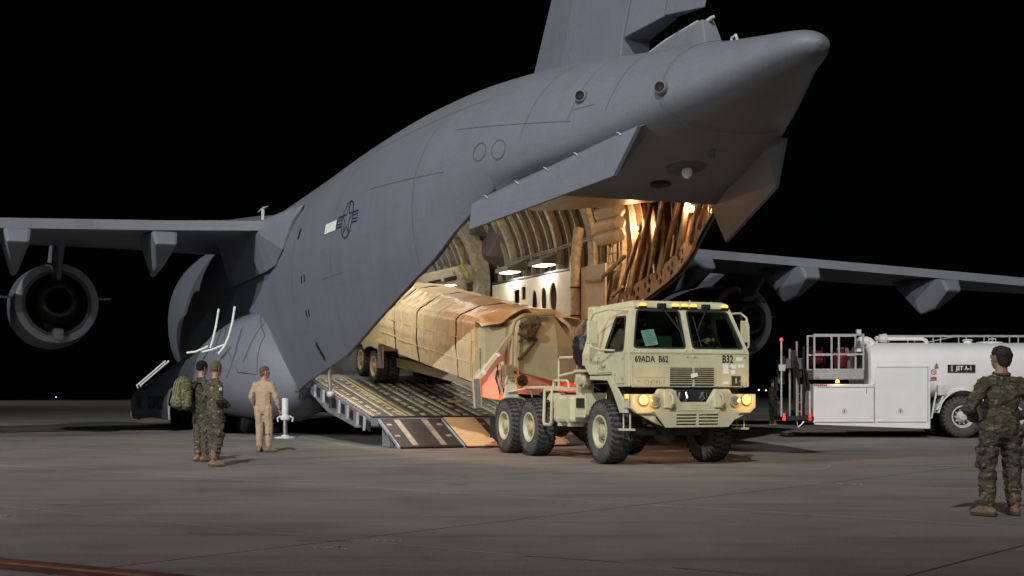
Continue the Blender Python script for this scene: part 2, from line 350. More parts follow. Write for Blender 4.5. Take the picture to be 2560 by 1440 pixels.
SILL = [(-8.3, 1.35, 2.65), (-7, 1.55, 2.75), (-3.44, 2.06, 2.88), (-2.34, 2.22, 2.92), (0.6, 3.0, 2.97), (2.8, 3.6, 2.97), (4.0, 3.98, 2.9), (4.6, 4.32, 2.80), (4.9, 4.5, 2.74), (6.2, 5.12, 2.46)]
def fus(s): return interp(FT, s)
def half(s, z, ins=0.0):
    """half width of the hull at station s and height z"""
    w, zc, zt, zb, n = fus(s); w -= ins; zt -= ins; zb += ins * 0.6
    k = min(1, max(0, (z - zc) / (zt - zc))) if z > zc else min(1, max(0, (zc - z) / (zc - zb)))
    if z > zc: return w * (1 - k ** 2) ** 0.5
    if -8.3 <= s <= 6.2:
        sz, st_ = interp(SILL, s); k = min(1.1, (zc - z) / (zc - sz)); return w - (w - (st_ - ins)) * k * k
    return w * (1 - k ** n) ** (1 / n)
def section(s, ins=0.0, cut=None, nu=14, nl=10):
    w, zc, zt, zb, n = fus(s); w -= ins; zt -= ins; zb += ins * 0.6; pts = []
    if cut is None:
        lo = [(-w * math.copysign(abs(math.cos(a)) ** (2 / n), math.cos(a)), zc - (zc - zb) * abs(math.sin(a)) ** (2 / n)) for a in [math.pi / 2 * (1 - i / nl) for i in range(nl)]]
    if cut is None and (-12.5 < s <= -8.3 or 6.2 <= s < 7.6):
        sv = -8.3 if s < 0 else 6.2; f = (s + 12.5) / 4.2 if s < 0 else (7.6 - s) / 1.4; f = f * f * (3 - 2 * f); sz, st_ = interp(SILL, sv); w0, c0 = fus(sv)[:2]
        lo = [lo[0]] + [(-((1 - f) * -y + f * w / w0 * (w0 - (w0 - st_) * min(1.0, (zc - z) / max(0.01, (c0 - sz))) ** 2)), z) for y, z in lo[1:]]
    if cut is not None: lo = [(-half(s, cut + (zc - cut) * i / nl, ins), cut + (zc - cut) * i / nl) for i in range(nl)]
    up = [(-w * math.cos(a), zc + (zt - zc) * math.sin(a)) for a in [math.pi / 2 * i / nu for i in range(nu + 1)]]
    L_ = lo + up
    return L_ + [(-y, z) for y, z in reversed(L_[:-1])]
def frange(a, b, n): return [a + (b - a) * i / n for i in range(n + 1)]
fw = MB(); ss = [-35.8, -35.5, -35.2, -34.7, -34.2, -33.4, -32.5, -31.2] + frange(-30, -8.3, 22)
fw.rings([[(s, y, z) for y, z in section(s)] for s in ss], False).build('forward_fuselage', GREY, plane, smooth=True)
af = MB(); ss = frange(-8.3, 6.2, 30)
outer = [[(s, y, z) for y, z in section(s, 0, interp(SILL, s)[0])] for s in ss]
inner = [[(s, y, z) for y, z in section(s, 0.06, interp(SILL, s)[0])] for s in ss]
af.rings([o + i[::-1] for o, i in zip(outer, inner)]).build('aft_fuselage', GREY, plane, smooth=True, ang=50)
tl = MB(); ss = frange(6.2, 12, 16) + [12.2, 12.4, 12.55, 12.65, 12.75, 12.82, 12.87, 12.9, 12.93, 12.955, 12.97]
tl.rings([[(s, y, z) for y, z in section(s)] for s in ss]).build('tail_cone', GREY, plane, smooth=True)
FAINT = mat('aircraft_faint_seam', (0.105, 0.114, 0.136), 0.6)
def skin(s, z, off=0.006, side=-1): return Vector((s, side * (half(s, z) + off), z))
def skin_ribbon(pts, w, off=0.006):
    mb = MB(); P = []
    for a, b in zip(pts[:-1], pts[1:]):
        n = max(1, int((Vector(b) - Vector(a)).length / 0.09)); P += [(a[0] + (b[0] - a[0]) * k / n, a[1] + (b[1] - a[1]) * k / n) for k in range(n)]
    P.append(pts[-1]); Q = []
    for i, p in enumerate(P):
        t = Vector(P[min(i + 1, len(P) - 1)]) - Vector(P[max(i - 1, 0)]); t.normalize(); n = Vector((-t.y, t.x)) * w / 2
        Q += [skin(p[0] + n.x, p[1] + n.y, off) + Vector((0, 0, off)), skin(p[0] - n.x, p[1] - n.y, off) + Vector((0, 0, off))]
    return mb.add(Q, [(2 * i, 2 * i + 1, 2 * i + 3, 2 * i + 2) for i in range(len(P) - 1)])
PM = Matrix.Translation(plane.location) @ Matrix.Rotation(AR, 4, 'Z')
def hull_px(x, y):
    """station and height of the port skin seen at photo pixel (x, y)"""
    best = (1e9, 0, 5); s0, s1, z0, z1 = -8.0, 12.0, 2.2, 8.0
    for it in range(4):
        for i in range(25):
            s = s0 + (s1 - s0) * i / 24; lim = fus(s); lo_ = interp(SILL, s)[0] if s < 6.2 else lim[3]
            for j in range(25):
                z = z0 + (z1 - z0) * j / 24
                if not lo_ < z < lim[2] - 0.02: continue
                q = PM @ Vector((s, -half(s, z), z)); e = (1280 + q.x / q.y * FPX - x) ** 2 + (HOR - (q.z - EYE) / q.y * FPX - y) ** 2
                if e < best[0]: best = (e, s, z)
        ds, dz = (s1 - s0) / 10, (z1 - z0) / 10; s0, s1, z0, z1 = best[1] - ds, best[1] + ds, best[2] - dz, best[2] + dz
    return best[1], best[2]
for px in (((925, 473), (1110, 430)), ((1140, 325), (1428, 303)), ((1430, 276), (1487, 261)), ((805, 700), (860, 680))):
    pts = [hull_px(*p) for p in px]
    skin_ribbon(pts, 0.009).build('panel_line', GREYD, plane)
for s in (7.2, 8.4, 9.3):
    w, zc, zt, zb, n = fus(s); skin_ribbon([(s + 0.12 * math.sin(k), zc + (zt - zc) * q) for k, q in enumerate((0.05, 0.3, 0.55, 0.75, 0.88))], 0.009).build('panel_line', FAINT, plane)
w, zc, zt, zb, n = fus(10.2)
for c in (hull_px(1199, 380), hull_px(1246, 374)):
    skin_ribbon([(c[0] + 0.2 * math.cos(a), c[1] + 0.17 * math.sin(a)) for a in frange(0, 2 * math.pi, 20)], 0.016).build('access_ring', GREYD, plane)
for s in (10.35,):
    q = section(s); q = [(y * 1.006, z + (0.006 if z > 6 else -0.008)) for y, z in q]
    MB().tube([(s + 0.02 * z, y, z) for y, z in q], 0.004, 5, False).build('tail_cone_seam', GREYD, plane)
for s in (-5.9, -2.0, 3.4):
    w, zc, zt, zb, n = fus(s); z0 = interp(SILL, s)[0] + 0.1; zs = frange(z0, zt - 0.25, 8); skin_ribbon([(s + 0.03 * (z - zc), z) for z in zs], 0.012).build('frame_seam', FAINT, plane)
for z in (6.9,): skin_ribbon([(-7.8, z), (5.0, z + 0.1)] if z > 6 else [(-7.6, z), (3.2, z + 0.25)], 0.010).build('stringer_seam', FAINT, plane)
# national insignia and white patch
ins = MB(); S0, Z0 = -0.72, 5.27
def ir(pts, w=0.03):
    m_ = skin_ribbon([(S0 + p[0], Z0 + p[1]) for p in pts], w, 0.008); ins.add(m_.v, m_.f)
ir([(0.43 * math.cos(a), 0.43 * math.sin(a)) for a in frange(0, 2 * math.pi, 30)])
st = []
for k in range(11):
    a = math.pi / 2 + k * math.pi / 5; rr = 0.40 if k % 2 == 0 else 0.16; st.append((rr * math.cos(a), rr * math.sin(a)))
ir(st, 0.026)
for d in (-1, 1):
    ir([(d * 0.43, 0.12), (d * 0.82, 0.12), (d * 0.82, -0.12), (d * 0.43, -0.12)]); ir([(d * 0.45, 0.045), (d * 0.78, 0.045)], 0.02); ir([(d * 0.45, -0.045), (d * 0.78, -0.045)], 0.02)
ins.build('star_and_bar_insignia', BLACK, plane)
MB().rings([[skin(s, z, 0.01) for s in frange(-2.65, -1.62, 6)] for z in (5.13, 5.23, 5.37)], False, False).build('reflective_patch', mat('reflective_patch', (0.85, 0.86, 0.84), 0.3, var=0.1, vscale=9), plane)
# slots in the side above the ramp hinge
for s, z, w_, h_ in ((-4.9, 4.2, 0.05, 0.09), (-4.6, 4.22, 0.05, 0.09), (-4.85, 3.32, 0.05, 0.09), (-4.6, 3.33, 0.05, 0.09), (-5.55, 5.45, 0.1, 0.13)):
    MB().rings([[skin(s - w_, z - h_), skin(s + w_, z - h_)], [skin(s - w_, z + h_), skin(s + w_, z + h_)]], False, False).build('vent', BLACK, plane)
MB().rings([[skin(-4.75 + 0.32 * t, 2.5 - 0.42 * t, 0.008) for t in frange(0, 1, 4)], [skin(-4.60 + 0.32 * t, 2.62 - 0.42 * t, 0.008) for t in frange(0, 1, 4)]], False, False).build('strut_slot', BLACK, plane)
# flare dispensers on the tail flank
for s, z in (hull_px(1456, 243), hull_px(1655, 221)):
    p = skin(s, z, 0.0); MB().lathe([(-0.12, 0.15), (0.05, 0.12), (0.09, 0.10)], p, (0.55, -0.8, 0.15), 16).build('flare_housing', GREY, plane, smooth=True)
    q = p + Vector((0.55, -0.8, 0.15)).normalized() * 0.085; ld = MB().lathe([(0, 0.085), (0.025, 0.082), (0.025, 0.06), (0.01, 0.055), (0.012, 0.0)], q, (0.55, -0.8, 0.15), 16).build('flare_lens', mat('flare_lens', (0.045, 0.03, 0.025), 0.2, 0.5), plane, smooth=True)
# tail underside: seam, beacon, hatch, antenna
w_, zc_, zt_, zb_, n_ = fus(8.6)
box('belly_antenna', (9.6, 0.15, 5.38), (0.22, 0.03, 0.16), GREY, plane, 0.01, Matrix.Rotation(R(20), 3, 'Y'))
MB().lathe([(0, 0.36), (0.02, 0.33), (0.03, 0.2)], (8.75, 0.15, 5.27), (0.25, 0, -1), 24).build('beacon_base', GREYD, plane, smooth=True)
MB().ball((8.76, 0.15, 5.18), (0.10, 0.10, 0.11)).build('beacon_lens', mat('beacon_lens', (0.8, 0.8, 0.78), 0.2), plane, smooth=True)
MB().lathe([(0, 0.2), (0.02, 0.19)], (7.6, 0.25, 5.13), (0.1, 0, -1), 20).build('belly_port', BLACK, plane, smooth=True)
MB().tube([(8.2, 0.0, 7.44), (8.2, 0.0, 7.5), (8.32, 0, 7.52), (8.36, 0, 7.42)], 0.03).build('tail_hook', GREYL, plane)
MB().tube([(10.5, 0.0, 7.03), (10.5, 0, 7.13), (10.62, 0, 7.15), (10.68, 0, 7.03)], 0.025).build('tail_hook', GREYL, plane)
# ventral strakes
for sd in (-1, 1):
    a, b, c, d = Vector((5.7, sd * 2.72, 4.85)), Vector((9.95, sd * 1.42, 5.68)), Vector((9.4, sd * 1.6, 4.92)), Vector((5.75, sd * 2.8, 4.36))
    n = Vector((0, sd, 0)) * 0.035
    MB().hull([p + q for q in (-n, n) for p in (a, b, c, d)] + [Vector((5.85, sd * 2.3, 5.16)), Vector((9.8, sd * 1.05, 5.78)), Vector((8.0, sd * 1.65, 5.5))]).build('ventral_strake', GREY, plane, bevel=0.008)
    for t in (0.1, 0.3, 0.48, 0.66, 0.9):
        p = a.lerp(b, t) + Vector((0, sd * 0.03, 0.0)); MB().tube([p + Vector((-0.07, 0, 0.03)), p + Vector((-0.03, sd * 0.03, 0.04)), p + Vector((0.04, sd * 0.03, 0.02)), p + Vector((0.07, 0, -0.02))], 0.010, 6).build('strake_clip', GREYL, plane)
# fin and rudder
def fin_sheet(name, pts, th, m):
    mb = MB(); n = len(pts); vs = [(p[0], y, p[1]) for y in (-1, 1) for p in pts]
    vs = [(p[0], y * p[2] if len(p) > 2 else y * th, p[1]) for y in (-1, 1) for p in pts]
    return mb.add(vs, [tuple(range(n)), tuple(range(2 * n - 1, n - 1, -1))] + [(i, i + n, (i + 1) % n + n, (i + 1) % n) for i in range(n)]).build(name, m, plane, bevel=0.02, fixn=True)
fin_sheet('fin', [(2.0, 7.7, 0.05), (2.45, 8.35, 0.04), (7.4, 15.6, 0.04), (10.6, 15.6, 0.25), (8.62, 11.3, 0.28), (7.12, 7.86, 0.3), (7.0, 7.3, 0.3), (4.4, 7.5, 0.42)], 0.3, GREY)
fin_sheet('rudder', [(7.16, 7.9, 0.28), (8.66, 11.3, 0.26), (9.95, 11.3, 0.14), (8.42, 7.98, 0.15)], 0.2, GREY)
fin_sheet('rudder_tab', [(8.45, 8.0, 0.14), (9.98, 11.3, 0.13), (11.0, 11.3, 0.02), (9.62, 7.86, 0.02)], 0.1, GREY)
fin_sheet('rudder', [(8.7, 11.34, 0.26), (10.64, 15.6, 0.22), (12.4, 15.6, 0.02), (11.02, 11.34, 0.02)], 0.2, GREY)
MB().hull([(7.35, -0.3, 7.3), (7.35, 0.3, 7.3), (10.0, -0.2, 7.05), (10.0, 0.2, 7.05), (9.75, -0.12, 7.62), (9.75, 0.12, 7.62), (9.0, -0.2, 7.56), (9.0, 0.2, 7.56)]).build('fin_stub', GREY, plane, bevel=0.03)
MB().tube([(7.5, -0.24, 7.34), (8.6, -0.2, 7.51), (9.6, -0.12, 7.61)], [0.015, 0.022, 0.025]).build('bright_fairing', GREYL, plane, smooth=True)
MB().tube([(9.1, 0, 7.54), (9.85, 0, 7.62), (9.92, 0, 7.63)], [0.035, 0.035, 0.025]).build('tail_lamp_tube', GREYL, plane, smooth=True)
# wings
def wing_rings(sd):
    tab = [(2.4, -20.9, -7.6, 5.95, 1.0, 6.2), (3.4, -20.4, -8.0, 5.80, 0.9, 6.15), (6.4, -18.8, -8.5, 5.73, 0.72, 6.1), (10.5, -16.7, -8.6, 5.62, 0.6, 5.95), (14.5, -14.6, -7.7, 5.35, 0.5, 5.65), (19, -12.2, -6.4, 5.0, 0.42, 5.25), (25, -9.1, -4.6, 4.5, 0.34, 4.8)]
    rs = []
    for t, le, te, zt, th, zl in tab:
        c = te - le; q = []
        for fx, fz in ((1, 0.27 / th * 1.0), (0.97, 0.28 / th), (0.75, 0.62), (0.45, 0.98), (0.2, 0.95), (0.05, 0.62), (0, 0.35), (0.04, 0.1), (0.2, 0.0), (0.5, -0.02), (0.8, 0.02), (0.96, 0.0), (1, 0.0)):
            q.append((le + c * fx, sd * t, (zl + (zt - zl) * fx) + fz * th))
        rs.append(q)
    return rs
for sd in (-1, 1):
    MB().rings(wing_rings(sd)).build('wing', GREY, plane, smooth=True, ang=30, fixn=True)
    # flap line on the trailing edge face
    MB().hull([(-8.3, sd * 3.93, 5.80), (-6.7, sd * 3.25, 5.95), (-7.1, sd * 3.41, 5.18), (-7.8, sd * 3.44, 4.8), (-8.6, sd * 3.55, 4.68), (-14, sd * 3.9, 6.0), (-14, sd * 3.5, 4.6), (-14, sd * 2.8, 5.5), (-7.5, sd * 2.8, 5.3), (-8.2, sd * 3.85, 6.05), (-6.5, sd * 2.95, 6.4), (-12, sd * 2.6, 6.7)]).build('wing_root_fairing', GREY, plane, bevel=0.06)
def flap_fairing(sd, t, k):
    te = -8.5 if t < 11 else (-7.75 if t < 15 else -6.45); zt = 5.70 if t < 8 else (5.62 if t < 11 else (5.37 if t < 15 else 5.0))
    pts = [(te + 0.05, sd * (t - 0.36), zt), (te + 0.05, sd * (t + 0.36), zt), (te + 0.35, sd * (t - 0.30) , zt - 0.38), (te + 0.35, sd * (t + 0.30), zt - 0.38), (te - 0.1, sd * t, zt - 0.45), (te - 1.0, sd * (t - 0.1), zt - 0.92 * k), (te - 1.0, sd * (t + 0.1), zt - 0.92 * k),
           (te - 2.2, sd * (t - 0.08), zt - 1.08 * k), (te - 2.2, sd * (t + 0.08), zt - 1.08 * k), (te - 2.5, sd * (t - 0.3), zt - 0.2), (te - 2.5, sd * (t + 0.3), zt - 0.2), (te - 5.0, sd * t, zt + 0.25), (te - 2.0, sd * (t - 0.36), zt + 0.1), (te - 2.0, sd * (t + 0.36), zt + 0.1)]
    pts = [(te + 0.2 + (p[0] - te - 0.2) * (1.0 if t < 12 else 0.66), p[1], p[2]) for p in pts]
    return MB().hull(pts).build('flap_track_fairing', GREY, plane, bevel=0.10)
for sd, ts in ((-1, (6.35, 10.15)), (1, (6.4, 10.6, 14.1, 18.7))):
    for t in ts: flap_fairing(sd, t, 1.0)
# engine with pylon (inboard port is in frame, its twin and the outboard ones flank it)
BURN = mat('burnt_metal', (0.09, 0.08, 0.07), 0.45, 0.7, var=0.45, vscale=5)
def engine(sd, x, t, z):
    o = Vector((x, sd * t, z))
    en = MB().lathe([(0, 1.20), (0.0, 1.17), (-0.5, 1.22), (-1.2, 1.28), (-1.2, 0.9), (-1.25, 0.9), (-1.3, 1.33), (-2.6, 1.42), (-4.2, 1.36), (-4.9, 1.22), (-5.05, 1.12), (-4.9, 1.02), (-4.2, 0.98)], o, (1, 0, 0), 40, False)
    en = MB().lathe([(-4.2, 0.98), (-4.9, 1.02), (-5.05, 1.12), (-4.9, 1.24), (-4.2, 1.37), (-2.6, 1.44), (-1.2, 1.38), (0, 1.30), (0.02, 1.28), (0.0, 0.98), (-0.8, 0.95), (-1.6, 0.9), (-1.7, 0.2)], o, (1, 0, 0), 44, False).build('engine_nacelle', GREY, plane, smooth=True, ang=50)
    MB().lathe([(-0.06, 1.312), (0.03, 1.30), (0.045, 1.25), (0.03, 1.10), (-0.02, 1.06)], o, (1, 0, 0), 44, False).build('nozzle_lip', GREYL, en, smooth=True)
    MB().lathe([(-1.7, 0.95), (-1.6, 0.70), (-0.6, 0.72), (0.1, 0.66), (0.75, 0.54), (0.80, 0.45), (0.75, 0.40), (0.2, 0.42), (-0.3, 0.40)], o + Vector((0, 0, 0.06)), (1, 0, 0), 36, False).build('core_nozzle', BURN, en, smooth=True)
    MB().lathe([(-0.5, 0.45), (-0.2, 0.2), (0.1, 0.02)], o + Vector((0, 0, 0.06)), (1, 0, 0), 24).build('core_plug', BLACK, en, smooth=True)
    MB().lathe([(-1.2, 0.95), (-1.19, 0.6)], o, (1, 0, 0), 30).build('fan_duct_face', BLACK, en)
    MB().hull([o + Vector(p) for p in ((-3.5, -0.12, 1.2), (-3.5, 0.12, 1.2), (-0.3, -0.16, 0.75), (-0.3, 0.16, 0.75), (0.7, -0.06, 0.7), (0.7, 0.06, 0.7), (2.2, -0.1, 2.1), (2.2, 0.1, 2.1), (-1.5, -0.12, 2.2), (-1.5, 0.12, 2.2))]).build('pylon', GREY, en, bevel=0.02)
    box('lower_fairing', o + Vector((0.0, 0, -1.02)), (1.2, 0.34, 0.36), GREYL, en, 0.08)
    for dy in (-1, 1): box('chine', o + Vector((-0.9, dy * 1.55, 0.22)), (0.9, 0.45, 0.03), GREYL, en, 0.01)
    MB().tube([o + Vector((0.05, -0.35, 1.25)), o + Vector((0.1, -0.15, 1.2)), o + Vector((0.1, -0.05, 0.9))], 0.09).build('bleed_pipe', STEEL, en, smooth=True)
    return en
engine(-1, -17.3, 8.5, 4.2); engine(1, -17.3, 8.5, 4.2); engine(-1, -13.6, 15.2, 3.9); engine(1, -13.6, 15.2, 3.9)
# main gear pod
for sd in (-1, 1):
    rs = []
    for s, ct, cz, at, az in ((-8.2, 2.4, 1.55, 0.12, 0.12), (-8.6, 2.45, 1.75, 0.6, 0.75), (-9.2, 2.5, 1.98, 1.15, 1.35), (-10, 2.55, 2.1, 1.65, 1.6), (-11.2, 2.6, 2.1, 2.05, 1.62), (-12.5, 2.65, 1.95, 2.25, 1.48), (-14.5, 2.65, 1.75, 2.35, 1.28), (-17, 2.65, 1.6, 2.35, 1.14), (-20, 2.6, 1.45, 2.35, 0.98), (-24, 2.6, 1.25, 2.25, 0.78), (-26.5, 2.5, 1.08, 2.0, 0.6), (-27.8, 2.4, 0.98, 1.5, 0.42), (-28.3, 2.4, 0.95, 0.6, 0.2)):
        rs.append([(s, sd * (ct + at * math.copysign(abs(math.cos(a)) ** 0.85, math.cos(a))), cz + az * math.copysign(abs(math.sin(a)) ** 0.85, math.sin(a))) for a in [2 * math.pi * k / 40 for k in range(40)]])
    pod = MB().rings(rs).build('landing_gear_pod', GREY, plane, smooth=True, fixn=True)
    for s in (-13.0, -14.4, -18.6, -20.0):
        for t in (2.2, 3.2, 4.2):
            wl = MB().lathe([(-0.2, 0.3), (-0.22, 0.42), (-0.2, 0.56), (-0.1, 0.63), (0.1, 0.63), (0.2, 0.56), (0.22, 0.42), (0.2, 0.3)], (s, sd * t, 0.63), (0, 1, 0), 28).build('main_wheel', RUB, plane, smooth=True)
    if sd < 0:
        def podpt(s, a): 
            t = interp([(-27.8, 2.4, 0.98, 1.5, 0.42), (-26.5, 2.5, 1.08, 2.0, 0.6), (-24, 2.6, 1.25, 2.25, 0.78), (-20, 2.6, 1.45, 2.35, 0.98), (-17, 2.65, 1.6, 2.35, 1.14), (-14.5, 2.65, 1.75, 2.35, 1.28), (-12.5, 2.65, 1.95, 2.25, 1.48), (-11.2, 2.6, 2.1, 2.05, 1.62), (-10, 2.55, 2.1, 1.65, 1.6), (-9.2, 2.5, 1.98, 1.15, 1.35)], s)
            return Vector((s, -(t[0] + (t[2] + 0.012) * abs(math.cos(a)) ** 0.85), t[1] + (t[3] + 0.012) * math.copysign(abs(math.sin(a)) ** 0.85, math.sin(a))))
        def podline(name, pts, w=0.025, m=GREYD):
            P = []
            for a, b in zip(pts[:-1], pts[1:]): P += [(a[0] + (b[0] - a[0]) * k / 6, a[1] + (b[1] - a[1]) * k / 6) for k in range(6)]
            P.append(pts[-1]); MB().tube([podpt(*p) for p in P], w / 2, 4).build(name, m, plane)
        # open gear door hanging beside the pod, with the unit lettering
        DR = [(-4.55, 1.72), (-4.95, 1.60), (-5.18, 1.36), (-5.26, 1.05), (-5.26, 0.75), (-5.18, 0.42)]
        gd = MB().rings([[(s, y, z - 0.022 * (s + 15.5) * 0 - max(0, (-s - 20)) * 0.03) for y, z in DR] + [(s, y + 0.05, z - 0.03 - max(0, (-s - 20)) * 0.03) for y, z in reversed(DR)] for s in frange(-24.6, -15.4, 6)]).build('gear_door', GREY, plane, smooth=True, fixn=True)
        for wd, s0 in (('AIR', -22.2), ('GUARD', -18.0)): text_mesh('door_lettering', wd, 0.62, mat('lettering_dark', (0.02, 0.02, 0.024), 0.7), gd, (s0, -5.275, 0.90), (1, 0, 0), (0, 0, 1), 0.012, 1.75)
        box('door_edge', (-15.38, -5.2, 0.62), (0.05, 0.06, 0.45), GREYL, gd, 0.02)
        podline('pod_seam', [(-24.2, 1.2), (-24.2, 0.4), (-24.2, -0.8)], 0.05, GREYL)
        Mp = Matrix.Translation(plane.location) @ Matrix.Rotation(AR, 4, 'Z')
        def pod_px(x, y):
            best = None
            for i in range(80):
                s = -9.2 - i * 0.05
                for j in range(60):
                    a_ = -0.6 + j * 0.036; q = Mp @ podpt(s, a_); e = (1280 + q.x / q.y * FPX - x) ** 2 + (HOR - (q.z - EYE) / q.y * FPX - y) ** 2
                    if best is None or e < best[0]: best = (e, s, a_)
            return best[1:]
        podline('door_outline', [pod_px(*p) for p in ((594, 932), (643, 934), (672, 845), (669, 775))], 0.022, GREYD); podline('door_outline', [pod_px(*p) for p in ((594, 932), (649, 800), (650, 770))], 0.018, GREYD)
# curved rails and steps beside the pod's open hatch
RAIL = mat('rail_white', (0.72, 0.73, 0.72), 0.35, var=0.1)
for (pp, d) in ((((547, 772), (540, 815), (532, 850), (526, 870)), 40.5), (((587, 766), (581, 806), (572, 840), (560, 868), (546, 884)), 39.2), (((467, 882), (490, 879), (520, 866)), 41), (((505, 880), (530, 874), (560, 862)), 40)):
    Mi = plane.matrix_world.copy(); Mi = (Matrix.Translation(plane.location) @ Matrix.Rotation(AR, 4, 'Z')).inverted()
    tube('hatch_rail', [Mi @ ppt(x, y, d) for x, y in pp], 0.032, RAIL, plane)
for dx in (0, 9):
    Mi = (Matrix.Translation(plane.location) @ Matrix.Rotation(AR, 4, 'Z')).inverted()
    tube('crew_stair_rail', [Mi @ ppt(x + dx, y, 56) for x, y in ((352, 984), (342, 964), (414, 902))], 0.035, RAIL, plane)
box('crew_stair_foot', Mi @ ppt(338, 1036, 54), (0.5, 0.3, 0.3), GREYL, plane, 0.05)
MB().tube([Mi @ ppt(362, 1022, 54), Mi @ ppt(352, 1036, 54), Mi @ ppt(347, 1050, 54)], 0.04).build('crew_stair_strut', GREYL, plane)
# blade antenna on the wing root
MB().tube([(-10.5, -3.2, 6.3), (-10.5, -3.2, 6.72)], 0.05, 6).build('antenna_post', GREYL, plane); MB().tube([(-11.2, -3.2, 6.71), (-10.5, -3.2, 6.74), (-9.9, -3.2, 6.72)], [0.015, 0.035, 0.015], 6).build('antenna_blade', GREYL, plane)

# ---------------------------------------------------------------- cargo bay
FOIL = mat('quilted_foil', (0.46, 0.40, 0.32), 0.32, 0.6, var=0.5, vscale=3.5, bump=1.0, bscale=9, c2=(0.10, 0.075, 0.05))
FOILB = mat('brown_insulation', (0.26, 0.17, 0.10), 0.45, 0.3, var=0.5, vscale=3.5, bump=1.0, bscale=8, c2=(0.06, 0.038, 0.022))
SKINI = mat('bay_skin', (0.13, 0.115, 0.085), 0.5, 0.1, vscale=3, bump=0.7, bscale=8, c2=(0.05, 0.042, 0.03))
SKINB = mat('bay_skin_brown', (0.12, 0.075, 0.045), 0.5, 0.1, vscale=3, bump=0.8, bscale=7, c2=(0.035, 0.022, 0.014))
FRAME = mat('bay_frame_paint', (0.46, 0.46, 0.40), 0.55, var=0.4, vscale=7, bump=0.2)
LINER = mat('bay_liner', (0.55, 0.54, 0.48), 0.5, var=0.1, vscale=4)
PRIM = mat('zinc_primer', (0.42, 0.45, 0.10), 0.6)
def inn(s, z, off=0.28, side=1): return Vector((s, side * (half(s, z, off)), z))
def lining(name, s0, s1, m, ns):
    mb = MB(); rs = []
    for s in frange(s0, s1, ns):
        q = section(s, 0.11, interp(SILL, s)[0] + 0.02); j = 0.03
        rs.append([(s, y * (1 + j * 0.3 * noise.noise((s * 2, y, z * 2))), z + 0.03 * noise.noise((s * 2, y * 2, z))) for y, z in q])
    mb.rings(rs, False, False); mb.f = [tuple(reversed(f)) for f in mb.f]; return mb.build(name, m, plane, smooth=True, ang=80)
lining('bay_lining', -8.3, 0.5, SKINI, 40); lining('bay_lining', 0.5, 6.15, SKINB, 30)
fr = MB(); rs = []
for s in frange(-21, -8.3, 24): rs.append([(s, y, z) for y, z in section(s, 0.36, 1.8)])
fr.rings(rs, False, False); fr.f = [tuple(reversed(f)) for f in fr.f]; fr.build('bay_lining', SKINI, plane, smooth=True)
MB().rings([[(-21, y, z) for y, z in section(-21, 0.25, 1.7)], [(-21.2, y, z) for y, z in section(-21.2, 0.25, 1.7)]]).build('forward_bulkhead', LINER, plane)
# hoop frames
def hoop(s, w, dep, m, name='hoop_frame'):
    z0 = max(interp(SILL, s)[0] if s > -8.3 else 1.8, 1.8); i0 = 0.11 if s > -8.0 else 0.36; a = section(s, i0, z0 + 0.02); b = section(s, i0 + dep, z0 + 0.02); a = a[3:-3]; b = b[3:-3]
    rs = [[(s - w / 2, *p), (s + w / 2, *p), (s + w / 2, *q), (s - w / 2, *q)] for p, q in zip(a, b)]
    return MB().rings(rs).build(name, m, plane, fixn=True)
k = 0
for s in [-17 + 0.62 * i for i in range(36)]:
    if s > 5.9: break
    big = k % 5 == 2
    hoop(s, 0.16 if big else 0.06, 0.2 if big else 0.12, FRAME if s < 1.2 else FOILB); k += 1
hoop(-8.25, 0.45, 0.38, FRAME, 'main_frame'); hoop(-1.15, 0.34, 0.26, FRAME, 'main_frame')
# floor
box('cargo_floor', (-14.65, 0, 1.55), (12.6, 5.5, 0.46), mat('cargo_floor', (0.16, 0.155, 0.14), 0.5, 0.3, var=0.4, vscale=6), plane)
for y in (-2.3, -1.5, -0.8, 0.0, 0.8, 1.5, 2.3): box('floor_rail', (-14.65, y, 1.79), (12.5, 0.1, 0.05), FRAME, plane)
